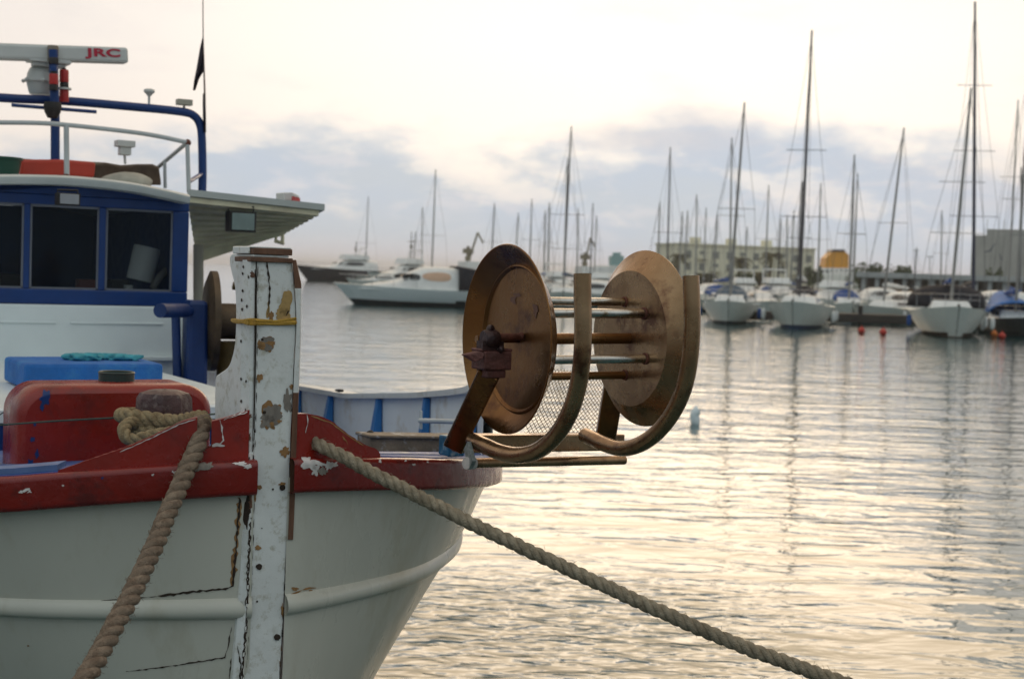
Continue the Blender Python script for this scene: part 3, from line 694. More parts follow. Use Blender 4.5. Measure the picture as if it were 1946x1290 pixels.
mb.build('roof', mat('roof_white', (.55, .58, .56), .45, var=.08), boat, smooth=True, angle=30)
# side awning: sloping boarded canopy with ribs under it
FL, FR_, BR_, BL_ = P(356, 372, 7.5), P(617, 400, 7.95), P(537, 441, 9.5), P(372, 474, 9.1)
mb = MB(); up = Vector((0, 0, .035))
def cs_(u, v_): return FL.lerp(FR_, u).lerp(BL_.lerp(BR_, u), v_)
for dz_ in (Vector((0, 0, 0)), up): mb.grid([[cs_(u/8, v_/12)+dz_ for u in range(9)] for v_ in range(13)])
mb.grid([[cs_(u/8, 0), cs_(u/8, 0)+up] for u in range(9)]); mb.grid([[cs_(1, v_/12), cs_(1, v_/12)+up] for v_ in range(13)]); mb.grid([[cs_(0, v_/12), cs_(0, v_/12)+up] for v_ in range(13)])
mb.build('canopy', mat('canopy_white', (.50, .53, .50), .5, var=.08, scale=3), boat, bevel=.004)
canm = mat('canopy_under_bounce', (.84, .72, .50), .6, var=.3, scale=5, bump=.2, bscale=20)  # warm light bounced off the water is put into this pale tan
for k in range(9):
    f0, f1 = k/9+.012, (k+.62)/9
    a, b = FL.lerp(BL_, f0), FR_.lerp(BR_, f0); c, d = FL.lerp(BL_, f1), FR_.lerp(BR_, f1)
    sh = .96
    b = a.lerp(b, sh); d = c.lerp(d, sh); dn = Vector((0, 0, -.030)); dz = Vector((0, 0, -.002))
    mb = MB()
    for q in range(8): a_, b__, c_, d_ = a.lerp(b, q/8), a.lerp(b, (q+1)/8), c.lerp(d, q/8), c.lerp(d, (q+1)/8); mb.add([a_+dn, b__+dn, d_+dn, c_+dn, a_+dz, b__+dz, d_+dz, c_+dz], [(3, 2, 1, 0), (0, 1, 5, 4), (2, 3, 7, 6)])
    mb.build('canopy_rib', canm, boat)
mb = MB(); bdn = Vector((0, 0, -.10)); mb.hexa([BL_+bdn*.9, BR_+bdn*.2, BR_+bdn*.2+AFT*.03, BL_+bdn*.9+AFT*.03, BL_, BR_, BR_+AFT*.03, BL_+AFT*.03]); mb.build('valance', canm, boat)
mb = MB(); mb.tube([P(537, 438, 9.4), P(537, 462, 9.4)], .012); mb.tube([P(525, 440, 9.4), P(524, 458, 9.4)], .01); mb.tube([P(522, 458, 9.4), P(540, 463, 9.4)], .012); mb.build('bracket', canm, boat, smooth=True)
mb = MB(); mb.tube([P(377, 465, 8.3), P(377, 528, 8.3), P(377, 760, 8.3)], .03); mb.build('canopy_post', mat('post_cream', (.45, .42, .33), .6), boat, smooth=True)
mb = MB(); q0 = [P(540, 386, 7.9), P(572, 389, 8.0), P(569, 372, 8.0), P(556, 366, 7.95), P(538, 366, 7.9)]; mb.prism(q0, AFT*.12)
bx = mb.build('box', white_paint, boat, bevel=.006); mb = MB(); mb.prism([P(556, 384, 7.88), P(571, 386, 7.95), P(570, 376, 7.95), P(557, 373, 7.88)], AFT*.02); mb.build('lamp_lens', red_lens, bx)
# floodlights
def flood(px0, py0, px1, py1, d, glassm, skew=0):
    c = P((px0+px1)/2, (py0+py1)/2, d); w = (px1-px0)/FOC*d; h = (py1-py0)/FOC*d
    mb = MB(); X = LAT; Y = AFT; mb.box(c+AFT*.04, (w/cos(PHI)*.96, .07, h), X, Y); 
    mb.tube([c+Vector((-w*.5, 0, h*.2))+AFT*.04, c+Vector((-w*.5, 0, h*.75))+AFT*.04, c+Vector((w*.5, 0, h*.75))+AFT*.04, c+Vector((w*.5, 0, h*.2))+AFT*.04], .006, 6)
    fl = mb.build('floodlight', dark_metal, boat, bevel=.006)
    mb = MB(); mb.box(c-AFT*.002, (w/cos(PHI)*.80, .008, h*.82), X, Y); mb.build('lens', glassm, fl, bevel=.002)
flood(438, 402, 486, 441, 7.7, mat('flood_glass', (.22, .28, .26), .2, var=.2))
flood(113, 367, 151, 390, 6.85, mat('flood_grey', (.32, .33, .35), .4))
# roof rail (white pipe) and blue gantry
tG = tF+.35
rail = MB(); rp = catmull([T(-160, 238, tG), T(-60, 232, tG), T(0, 233, tG), T(70, 234, tG), T(130, 238, tG), T(240, 250, tG), T(300, 259, tG), T(356, 271, tG)], 6)
pipe_white = mat('pipe_white', (.50, .53, .53), .35, var=.1)
rail.tube(rp, .0125, 10)
rail.tube([T(126, 236, tG), T(127, 335, tG)], .014, 10); rail.tube([T(356, 271, tG), T(359, 366, tG)], .012, 10)
rail.tube([T(356, 271, tG), T(286, 330, tG+.9)], .012, 10); rail.tube([T(313, 306, tG+.45), T(314, 358, tG+.45)], .010, 8)
rail.build('roof_rail', pipe_white, boat, smooth=True)
for q in (T(357, 271, tG), T(126, 335, tG)): mb = MB(); mb.blob(q, .018, 3, 6); mb.build('joint', rust, boat, smooth=True)
tB2 = tF+.8
g = MB(); gp = catmull([T(-200, 168, tB2), T(0, 186, tB2), T(120, 192, tB2), T(250, 203, tB2), T(340, 212, tB2), T(368, 220, tB2), T(381, 240, tB2), T(384, 275, tB2), T(385, 330, tB2), T(384, 372, tB2)], 6)
g.tube(gp, .0245, 12); g.tube([T(384, 330, tB2), T(360, 345, tG+.1)], .012, 8)
gan = g.build('gantry', blue_paint, boat, smooth=True)
mb = MB(); mb.tube([T(105, 332, tB2-.1), T(105, 228, tB2-.1), T(101, 95, tB2-.1)], .025, 12); mb.tube([T(22, 200, tB2-.08), T(183, 213, tB2-.08)], .010, 8); mb.build('mast_pole', blue_paint, boat, smooth=True)
q = T(100, 207, tB2-.14); mb = MB(); mb.lathe([(.001, -.05), (.026, -.05), (.042, -.02), (.048, .01), (.044, .035), (.001, .035)], q, (0, 0, 1), 16); mb.build('junction_box', dark_metal, boat, smooth=True, angle=40)
# radar scanner with its lettering
tS = tB2-.02
c = T(95, 104, tS); rad_ = MB(); 
e0 = T(-150, 94, tS); e1 = T(241, 107, tS); ax = (e1-e0).normalized(); up_ = Vector((0, 0, 1)); up_ = (up_-ax*up_.dot(ax)).normalized(); nrm = ax.cross(up_).normalized()
rad_.box((e0+e1)/2, ((e1-e0).length, .085, .088), ax, -nrm, up_)
sb = rad_.build('radar_scanner', plastic_white, boat, bevel=.016)
q = T(100, 100, tS-.05)
mb = MB(); mb.lathe([(.001, -.05), (.028, -.05), (.030, .03), (.026, .035), (.001, .035)], q-AFT*.01, (0, 0, 1), 16); mb.build('lamp_top', mat('brass_dark', (.16, .13, .10), .5, var=.3), sb, smooth=True, angle=40)
q = T(92, 118, tS+.02); mb = MB(); mb.box(q, (.22, .12, .02), LAT, AFT); mb.box(q-Vector((0, 0, .02)), (.17, .08, .02), LAT, AFT); mb.build('scanner_mount', plastic_white, sb, bevel=.004)
fc = bpy.data.curves.new('t', 'FONT'); fc.body = 'JRC'; fc.size = .098; fc.extrude = .0015; fc.space_character = 1.05; fc.offset = .0035
to = bpy.data.objects.new('t', fc); sc.collection.objects.link(to); dg = bpy.context.evaluated_depsgraph_get()
me = bpy.data.meshes.new_from_object(to.evaluated_get(dg)); bpy.data.objects.remove(to)
p0 = T(161, 111, tS)
# letters lie on the front face of the scanner
front = (e0+e1)/2 - (-nrm if (-nrm).dot(FW) > 0 else nrm)*.0435
toward = nrm if nrm.dot(FW) < 0 else -nrm
org = onplane(162, 111.8, front, toward)
wd_ = (onplane(229, 112, front, toward)-org).dot(ax); xs = [v.co.x for v in me.vertices]; hs = [v.co.y for v in me.vertices]
sx = wd_/(max(xs)-min(xs)); hh_ = (onplane(195, 93, front, toward)-onplane(195, 110.5, front, toward)).dot(up_); sy = 1.16*hh_/(max(hs)-min(hs))
mb = MB(); mb.add([org + ax*((v.co.x-min(xs))*sx) + up_*((v.co.y-min(hs))*sy) + toward*(v.co.z+.0015) for v in me.vertices], [tuple(p.vertices) for p in me.polygons])
mb.build('lettering', mat('letter_red', (.50, .02, .05), .5, var=.05), sb)
# radar dome, lamps, antennas
tD = tB2+.05
q = T(76, 180, tD); rr = .078
mb = MB(); mb.lathe([(.001, 0), (.055, 0), (.062, .015), (.070, .05), (.074, .065), (.088, .068), (.088, .076), (.074, .079), (.070, .11), (.058, .14), (.035, .158), (.001, .163)], q, (0, 0, 1), 28); dome = mb.build('radar_dome', plastic_white, boat, smooth=True, angle=35)
for k in range(6): mb = MB(); a = pi/3*k; mb.blob(q+Vector((cos(a)*.094, sin(a)*.094, .072)), .011, k, 6, .02); mb.build('clamp', plastic_white, dome, smooth=True)
def lamp(px, y0, y1, t, r, parts):
    top = T(px, y0, t); bot = T(px, y1, t); L0 = (top-bot).length; root = None
    for (f0, f1, k, m, nm) in parts:
        mb = MB(); h0, h1 = L0*f0, L0*f1; mb.lathe([(.001, h0), (r*k, h0), (r*k*1.0, h0+(h1-h0)*.15), (r*k, h1-(h1-h0)*.15), (r*k*.9, h1), (.001, h1)], bot, top-bot, 18)
        o = mb.build(nm, m, root or boat, smooth=True, angle=40); root = root or o
lamp(102, 110, 172, tB2-.13, .026, [(.0, .18, .9, dark_metal, 'signal_lamp'), (.18, .5, .95, red_lens, 'lens'), (.5, .58, .7, dark_metal, 'collar'), (.58, .8, .75, blue_paint, 'lamp_body'), (.8, 1, 1.0, dark_metal, 'cap')])
lamp(122, 130, 194, tB2-.05, .027, [(.0, .36, .95, red_lens, 'signal_lamp'), (.36, .42, 1.45, plastic_white, 'flange'), (.42, .58, .9, dark_metal, 'collar'), (.58, .95, .95, red_lens, 'lens'), (.95, 1, .4, dark_metal, 'cap')])
def mush(px, y0, y1, t, rc, rs, m):
    top = T(px, y0, t); bot = T(px, y1, t); L0 = (top-bot).length; mb = MB()
    mb.lathe([(.001, 0), (rs*1.3, 0), (rs, .01), (rs, L0-.045), (rc*.6, L0-.03), (rc, L0-.018), (rc*.96, L0-.006), (rc*.5, L0), (.001, L0)], bot, (0, 0, 1), 20); return mb.build('antenna', m, boat, smooth=True, angle=50)
mush(283, 169, 203, tB2, .032, .007, plastic_white)
q = T(350, 195, tB2); mb = MB(); mb.box(q, (.088, .05, .034), LAT, AFT); mb.tube([q, q-Vector((0, 0, .045))], .008, 8); mb.build('antenna', mat('cream_plastic', (.45, .42, .34), .5), boat, bevel=.010)
q = T(237, 280, tG+.3); mb = MB(); mb.box(q+Vector((0, 0, .018)), (.10, .08, .035), LAT, AFT); mb.box(q-Vector((0, 0, .022)), (.06, .06, .045), LAT, AFT); mb.tube([q-Vector((0, 0, .04)), T(238, 312, tG+.3)], .008, 8); mb.build('search_lamp', plastic_white, boat, bevel=.008)
mb = MB(); mb.tube([T(389, 252, tB2), T(389, 180, tB2), T(386, 70, tB2), T(384.5, -200, tB2)], [.009, .006, .0035, .002], 8); mb.build('whip_antenna', mat('whip_grey', (.30, .22, .18), .5), boat, smooth=True)
def flag(pts_l, pts_r, t, label):
    mb = MB(); rows = []
    for i, (l, r_) in enumerate(zip(pts_l, pts_r)): rows.append([T(l[0]+(r_[0]-l[0])*k/6, l[1]+(r_[1]-l[1])*k/6, t + .025*sin(k*1.3+i*.8)) for k in range(7)])
    mb.grid(rows); return tag(mb.build('flag', black_cloth, smooth=True, angle=180, solid=.003), label, 'flag', 'black flags tied to the whip antenna')
flag([(385, 72), (380, 92), (377, 112), (373, 135), (369, 155), (367, 172)], [(386.5, 72), (386.5, 92), (386.5, 112), (387, 135), (378, 150), (371, 172)], tB2-.01, 'ragged black flag high on the whip antenna, the larger')
flag([(386, 178), (385, 200), (386, 225), (387, 252)], [(389, 178), (391, 200), (391, 225), (391, 252)], tB2-.02, 'narrow black strip of flag low on the whip antenna')
# things lying on the wheelhouse roof
def roof_pt(px, py, dt): return T(px, py, tF+dt)
mb = MB(); mb.prism([T(38, 336, tF+.5), T(180, 338, tF+.5), T(183, 308, tF+.5), T(120, 303, tF+.5), T(40, 303, tF+.5)], AFT*.3)
tag(mb.build('crate', mat('orange_red', (.48, .045, .022), .5, var=.12), bevel=.015), 'orange red plastic crate on the wheelhouse roof behind the pipes', 'crate')
tarp = mat('brown_tarp', (.055, .033, .018), .75, var=.5, scale=8, bump=.4, bscale=12)
mb = MB(); rows = []; rnd = random.Random(3)
topl = [(15, 299), (60, 303), (120, 305), (180, 308), (200, 309), (230, 314), (260, 312), (290, 312), (302, 318), (306, 345)]
for x, y in topl:
    rows.append([T(x, 352, tF+.72), T(x, y+6, tF+.74), T(x, y, tF+.80)+Vector((0, 0, .0)), T(x, y+4, tF+1.05), T(x, 352, tF+1.15)])
mb.grid(rows); mb.add(rows[0], [tuple(range(4, -1, -1))]); mb.add(rows[-1], [tuple(range(5))])
tag(mb.build('tarpaulin', tarp, smooth=True, angle=60), 'dark brown tarpaulin over a heap on the wheelhouse roof', 'tarpaulin')
mb = MB(); q = T(243, 347, tF+.45); mb.blob(q, .14, 5, 12, .10, (1.0, .7, .40)); tag(mb.build('sack', mat('sack_cream', (.42, .39, .32), .85, var=.2, scale=9, bump=.5, bscale=25), smooth=True, angle=180), 'rounded pale sack lying at the front edge of the wheelhouse roof', 'sack')
q = T(2, 332, tF+.35); mb = MB(); mb.lathe([(.001, 0), (.085, 0), (.10, .075), (.108, .078), (.108, .088), (.09, .088), (.08, .02), (.001, .02)], q, (0, 0, 1), 24); tag(mb.build('tub', mat('green_plastic', (.006, .055, .035), .4), smooth=True, angle=40), 'dark green plastic tub at the left on the wheelhouse roof', 'tub')
# ------------------------------------------------------------------ loose gear forward of the wheelhouse
foam = mat('blue_foam', (.010, .125, .42), .75, var=.15, scale=12, bump=.3, bscale=60, grime=(.03, .18, .45), gscale=8)
zt0 = CZ-.513
f0 = onZ(46, 742, zt0); t0, b0 = tb(f0); b1 = tb(T(310, 738, t0))[1]; zt1 = T(180, 691, t0).z
mb = MB(); mb.bbox(t0, t0+.42, b0, b1, zt0+.002, zt1)
tag(mb.build('foam_box', foam, bevel=.014), 'long bright blue box lying on the white cabin top', 'box')
mb = MB(); rnd = random.Random(8)
for k in range(9):
    q = Bt(t0+.22+rnd.uniform(-.05, .06), b0+(b1-b0)*(.45+.05*k), zt1+.012); mb.blob(q, .022+.014*rnd.random(), k, 10, .45, (1.5, 1, .5))
tag(mb.build('rag', mat('cyan_rag', (.05, .30, .36), .8, var=.3, scale=30, bump=.5), smooth=True, angle=180), 'crumpled cyan rag on top of the blue box', 'rag')
q = T(221, 735, .98); mb = MB(); zz = T(221, 709, .98).z
mb.lathe([(.001, -.10), (.052, -.10), (.054, 0), (.056, .002), (.052, .006), (.046, .004), (.044, -.03), (.001, -.03)], Vector((q.x, q.y, zz)), (0, 0, 1), 28)
tag(mb.build('pot', mat('pot_dark', (.02, .045, .04), .5, var=.3), smooth=True, angle=40), 'dark round pot standing behind the red locker', 'pot')
greenl = mat('green_line', (.045, .075, .06), .8, var=.3, scale=80)
mb = MB(); mb.tube(catmull([P(-60, 812, 3.9), P(20, 806, 3.9), P(120, 799, 3.88), P(240, 793, 3.95), P(380, 788, 4.15), P(415, 786, 4.25)], 8), .0028, 6)
tag(mb.build('line', greenl, smooth=True), 'thin dark green line stretched across the red locker', 'line')
mb = MB(); mb.tube(catmull([P(-20, 800, 4.3), P(30, 768, 4.35), P(66, 738, 4.4)], 6), .0018, 6)
tag(mb.build('line', greenl, smooth=True), 'thin dark line running down beside the left end of the red locker', 'line')
# light blue plank on the rail at the left edge
mb = MB(); rows = []
for x in range(-120, 112, 12):
    t = gun_px(x, -1, 0); a, b = gun(t, -1, -.012); a2, b2 = gun(t, -1, -.09); z = CZ-sheer_h(t)
    rows.append([Bt(a, b, z+.002), Bt(a, b, z+.016), Bt(a2, b2, z+.016), Bt(a2, b2, z+.002), Bt(a, b, z+.002)])
mb.grid(rows); mb.add(rows[0][:4], [(0, 1, 2, 3)]); mb.add(rows[-1][:4], [(3, 2, 1, 0)])
mb.build('rail_cap', mat('pale_blue', (.10, .18, .38), .4, var=.25, scale=14), boat, smooth=True, angle=35)
# fairlead roller gear beside the wheelhouse: blue post, pipe, big spoked drum
mb = MB(); c = P(377, 640, 6.9); w = 40/FOC*6.9
mb.hexa([P(354, 760, 6.9), P(396, 760, 6.95), P(396, 760, 6.95)+AFT*.12, P(354, 760, 6.9)+AFT*.12, P(360, 570, 6.9), P(397, 572, 6.95), P(397, 572, 6.95)+AFT*.12, P(360, 570, 6.9)+AFT*.12])
mb.build('hauler_post', blue_dark, boat, bevel=.02)
mb = MB(); mb.tube([P(304, 590, 6.6), P(352, 590, 6.85)], .034, 16); mb.tube([P(352, 590, 6.85), P(362, 592, 6.9)], .022, 12); mb.tube([P(334, 600, 6.95), P(338, 760, 6.95)], .022, 12); mb.build('pipe', blue_dark, boat, smooth=True, angle=40)
dr = MB(); c = P(402, 610, 7.1); ax = (LAT*.98 + Vector((0, 0, 0)) + AFT*-.2).normalized(); Rw = .25
dr.lathe([(.001, 0), (Rw*.8, 0), (Rw, .02), (Rw, .05), (Rw*.8, .035), (.12, .035), (.09, .05), (.09, .30), (.001, .30)], c-ax*.03, ax, 40)
drum = dr.build('hauler_drum', mat('drum_brown', (.10, .065, .035), .55, metal=.4, var=.4, scale=9, bump=.3, bscale=30), boat, smooth=True, angle=35)
mb = MB(); mb.lathe([(.001, 0), (.16, 0), (.18, .03), (.18, .10), (.14, .12), (.001, .12)], c+ax*.15-Vector((0, 0, .03)), ax, 30); mb.build('motor', dark_metal, drum, smooth=True, angle=35)
mb = MB(); mb.tube([c+ax*.1+Vector((0, 0, -.1)), c+ax*.1+Vector((0, 0, -.9))], .07, 10); mb.tube([c+ax*.3+Vector((0, 0, .15)), c+ax*.1+Vector((0, 0, .18))], .02, 8); mb.build('drum_stand', mat('ochre_dark', (.12, .075, .02), .7, var=.4, scale=10), drum, smooth=True)
# beams on the foredeck and the white pipe inside the bulwark
beamm = mat('beam_wood', (.20, .155, .11), .75, var=.35, scale=12, bump=.5, bscale=40, grime=(.55, .56, .55), gscale=16)
mb = MB(); a = P(690, 848, 4.55); b = P(880, 850, 4.75); d = (b-a).normalized(); nn = Vector((-d.y, d.x, 0)).normalized()
up = Vector((0, 0, 1)); l = (b-a).length
mb.box((a+b)/2+Vector((0, 0, .012)), (l, .09, .045), d, nn, up)
mb.box((a+b)/2+Vector((0, 0, .037)), (l*1.02, .11, .010), d, nn, up); mb.build('beam', beamm, boat, bevel=.004)
mb = MB(); mb.blob(P(704, 824, 4.6), .012, 5, 6, .3); mb.build('cleat', dark_metal, boat, smooth=True)
for x, y in ((646, 742), (745, 752)): mb = MB(); mb.blob(P(x, y, 7.2), .014, 6, 6, .3, (1.6, 1, .6)); mb.build('cleat', dark_metal, boat, smooth=True)
mb = MB(); mb.box(P(858, 846, 4.42), (.055, .07, .062), LAT, AFT, up); mb.build('bracket', mat('teal_paint', (.015, .12, .22), .5, var=.4, scale=30, grime=(.4, .45, .45), gscale=30), boat, bevel=.004)
mb = MB(); mb.tube([P(798, 799, 5.6), P(935, 803, 5.2)], .010, 10); mb.tube([P(800, 780, 5.6), P(800, 815, 5.6)], .006, 8); mb.build('pipe', pipe_white, boat, smooth=True)
# ------------------------------------------------------------------ the net reel over the port bow
AXD = (LAT*cos(R(3)) + AFT*sin(R(3))*0).normalized()
C1 = P(985, 644, 3.95); C2d = None
C2 = P(1199, 643, 4.125); AXD = (C2-C1).normalized(); LR = (C2-C1).length
rf = MB()     # the frame: base beam, arms, lower pipe
def bar(mb, a, b, w, h, up=Vector((0, 0, 1))):
    d = (b-a).normalized(); x = d.cross(up).normalized(); y = x.cross(d); mb.box((a+b)/2, ((b-a).length, w, h), d, x, y)
bar(rf, P(868, 842, 4.12), P(1176, 839, 4.52), .055, .052)
reel = rf.build('net_reel', bronze_pale, boat, bevel=.004)
for (p, q_) in (((P(934, 700, 3.86)), P(866, 842, 4.12)), ((P(1172, 700, 4.35)), P(1150, 835, 4.48))):
    mb = MB(); bar(mb, p, q_, .062, .062, up=FW*-1); mb.build('arm', bronze, reel, bevel=.006)
mb = MB(); mb.tube([P(890, 880, 3.98), P(1186, 874, 4.36)], .014, 12); mb.build('lower_pipe', bronze_pale, reel, smooth=True)
mb = MB(); mb.tube([P(886, 880, 3.975), P(900, 879.6, 3.995)], .0175, 14); mb.build('clamp', primer, reel, smooth=True, angle=40)
mb = MB(); bar(mb, P(888, 846, 4.0), P(898, 884, 3.96), .012, .04); mb.build('strap', mat('worn_strap', (.25, .28, .27), .6, var=.5, scale=50), reel, bevel=.002)
RO, RI = .262, .202
def flange(c, ax):     # dished disc: flat inner plate, cone, rolled rim; ax points outward
    mb = MB(); mb.lathe([(.001, 0), (RI*.55, 0), (RI*.965, 0), (RI*.975, .003), (RI, .009), (RI+.003, .008), (RI+.006, .004), (RI+.014, .009), (RO-.012, .040), (RO-.003, .045), (RO, .0445), (RO+.001, .042), (RO-.004, .038), (RO-.014, .034), (RI+.014, .005), (RI+.004, -.004), (RI, -.008), (RI*.55, -.008), (.001, -.008)], c, ax, 72)
    return mb
f1 = flange(C1, -AXD); v = f1.bvh()
for i, (x, y, a, b_) in enumerate([(976, 570, 5, 9), (1018, 590, 5, 12), (985, 560, 6, 3)]): decal(f1, v, x, y, a, b_, 700+i, 1, rough=.7)
f1.build('disc', [bronze, mat('disc_stain', (.17, .085, .06), .6, metal=.3)], reel, smooth=True, angle=30)
RO, RI = .255, .196
f2 = flange(C2, AXD); f2.build('disc', bronze_pale, reel, smooth=True, angle=30)
x_ = Vector((0, 0, 1)); x_ = (x_-AXD*x_.dot(AXD)).normalized(); y_ = x_.cross(AXD).normalized()
if y_.dot(RT) < 0: y_ = -y_
for k, (a, r_, m, rad0) in enumerate([(104, .108, chrome, .0115), (44, .108, chrome, .0135), (-30, .105, chrome, .0125), (-97, .108, bronze, .0115)]):
    o = x_*(sin(R(a))*r_) + y_*(cos(R(a))*r_); mb = MB(); mb.tube([C1+o+AXD*.004, C2+o], rad0, 16); mb.build('rod', m, reel, smooth=True, angle=40)
    mb = MB(); mb.tube([C2+o-AXD*.012, C2+o], rad0*1.35, 14); mb.build('weld', rust, reel, smooth=True, angle=40)
mb = MB(); mb.tube([C1-AXD*.13, C2+AXD*.1], .011, 14); mb.tube([C1, C2], .016, 14); mb.build('axle', bronze, reel, smooth=True, angle=40)
# bearing block on top of the near arm
q = P(934, 684, 3.86)
mb = MB(); mb.box(q, (.085, .075, .050), LAT, AFT); mb.box(q-Vector((0, 0, .036)), (.06, .06, .022), LAT, AFT); mb.box(q+Vector((0, 0, .028)), (.098, .06, .008), LAT, AFT)
mb.prism([P(880, 674, 3.80), P(912, 667, 3.80), P(922, 672, 3.80), P(918, 682, 3.80), P(905, 689, 3.80)], AFT*.02)
mb.build('bearing_plate', mat('rust_red', (.13, .050, .042), .6, metal=.2, var=.5, scale=25, bump=.6, bscale=60), reel, bevel=.004)
q = P(932, 645, 3.84); mb = MB(); mb.lathe([(.001, -.022), (.024, -.022), (.028, -.01), (.028, .012), (.022, .022), (.001, .022)], q, AXD, 18); mb.box(q-Vector((0, 0, .016)), (.065, .035, .024), LAT, AFT); mb.blob(q+Vector((0, 0, .028)), .012, 2, 6, .2); mb.blob(q+Vector((-.012, -.01, -.028)), .010, 3, 6, .2); mb.blob(q+Vector((.03, -.01, -.026)), .010, 4, 6, .2)
mb.build('bearing', mat('greasy', (.045, .022, .022), .4, metal=.4, var=.4, scale=30, bump=.5), reel, smooth=True, angle=40)
mb = MB(); mb.tube([P(938, 640, 3.83), P(990, 640, 3.92)], .010, 12); mb.blob(P(990, 638, 3.915), .010, 4, 6, .15); mb.build('bolt', rust, reel, smooth=True, angle=40)
# curved guard horns
def horn(pts, name='guard_horn'):
    mb = MB(); pp = catmull([P(*q) for q in pts], 8); pl = LAT
    mb.tube(pp, .0225, 14); v = mb.bvh(); return mb.build(name, bronze_pale, reel, smooth=True, angle=50)
horn([(1107, 520, 3.52), (1107, 570, 3.52), (1108, 620, 3.52), (1106, 680, 3.53), (1098, 735, 3.56), (1082, 785, 3.60), (1056, 828, 3.66), (1022, 856, 3.74), (985, 865, 3.82), (950, 859, 3.90), (920, 846, 3.97), (898, 836, 4.03)])
horn([(1313, 524, 3.74), (1315, 580, 3.74), (1315, 630, 3.745), (1310, 690, 3.76), (1298, 742, 3.79), (1276, 788, 3.84), (1246, 824, 3.90), (1212, 846, 3.97), (1180, 852, 4.05), (1152, 845, 4.13), (1130, 835, 4.20), (1112, 827, 4.27)])
# wire mesh between the arms
mb = MB(); n = 17
cA, cB, cC, cD = P(1048, 700, 4.5), P(1150, 712, 4.62), P(1138, 832, 4.55), P(990, 832, 4.42)
def gm(u, v_): return cA.lerp(cB, u).lerp(cD.lerp(cC, u), v_)
for k in range(-n, n*2):
    for s_ in (1, -1):
        pts = []
        for j in range(0, 25):
            v_ = j/24; u = (k/n) + s_*v_*.85
            if 0 <= u <= 1: pts.append(gm(u, v_)+FW*(.003*s_))
        if len(pts) > 1: mb.tube(pts, .0011, 4)
mb.build('wire_mesh', mat('wire', (.26, .18, .10), .6, metal=.4), reel)
mb = MB()
for k in range(22): mb.blob(P(968+k*6.2, 849-.05*k, 4.2+.012*k), .006, k, 5, .2)
mb.build('chain', mat('chain', (.30, .22, .13), .6, metal=.3), reel, smooth=True)
# ------------------------------------------------------------------ mooring ropes, three strands each
def rope(path, dia, pitch, m, name, label, cat='mooring rope', sides=9, fuzz=0, seed=1):
    pts = catmull(path, 12); L = [0]
    for a, b in zip(pts[:-1], pts[1:]): L.append(L[-1]+(b-a).length)
    step = pitch/13; n = int(L[-1]/step); res = []; j = 0
    for i in range(n+1):
        s = i*step
        while j < len(L)-2 and L[j+1] < s: j += 1
        f = (s-L[j])/max(1e-9, L[j+1]-L[j]); res.append(pts[j].lerp(pts[j+1], min(1, f)))
    mb = MB(); prev = None; fr = []
    rnd = random.Random(seed)
    for i, p in enumerate(res):
        t = (res[min(i+1, n)]-res[max(0, i-1)]).normalized()
        x = (Vector((0, 0, 1)).cross(t) if prev is None else prev - t*prev.dot(t)).normalized(); prev = x; fr.append((x, t.cross(x)))
    for k in range(3):
        c = []; rr = []
        for i, p in enumerate(res):
            a = 2*pi*i*step/pitch + .55*sin(i*step*4.1) + .3*sin(i*step*11+1) + 2*pi*k/3; x, y = fr[i]; c.append(p + (x*cos(a)+y*sin(a))*dia*.245)
            rr.append(dia*(.265 + .012*sin(i*.21+k*2)+.010*sin(i*.013+k)+.008*rnd.uniform(-1, 1)))
        mb.tube(c, rr, sides)
    for k in range(fuzz):       # loose fibres
        i = rnd.randrange(2, n-2); x, y = fr[i]; a = rnd.uniform(0, 2*pi); o = (x*cos(a)+y*sin(a)); p = res[i]+o*dia*.48
        q = p + o*rnd.uniform(.003, .010) + (res[i+1]-res[i]).normalized()*rnd.uniform(-.012, .012); mb.tube([p, p.lerp(q, .5)+o*.001, q], .0005, 3)
    o = mb.build(name, m, smooth=True, angle=180); return tag(o, label, cat)
zr = lambda a, b, f: a+(b-a)*f
r1 = [(556, 818, 3.80), (575, 828, 3.72), (600, 842, 3.67), (650, 866, 3.64), (700, 894, 3.62), (800, 945, 3.58), (900, 996, 3.54), (1000, 1043, 3.50), (1100, 1090, 3.47), (1200, 1136, 3.43), (1300, 1181, 3.40), (1400, 1223, 3.37), (1500, 1260, 3.33), (1620, 1303, 3.28), (1760, 1350, 3.22), (1950, 1410, 3.12)]
rope([P(*q) for q in r1], .036, .082, rope_tan, 'mooring_rope', 'thick pale rope slanting down to the right in front of the hull', fuzz=420, seed=2)
r2 = [(384, 800, 3.62), (383, 815, 3.565), (377, 838, 3.53), (366, 868, 3.50), (345, 915, 3.44), (321, 970, 3.37), (293, 1038, 3.28), (264, 1100, 3.20), (236, 1155, 3.13), (205, 1212, 3.05), (166, 1282, 2.95), (120, 1360, 2.84), (70, 1440, 2.72)]
rope([P(*q) for q in r2], .046, .092, rope_brown, 'mooring_rope', 'thick brown rope dropping over the red rail to the lower left', fuzz=420, seed=3)
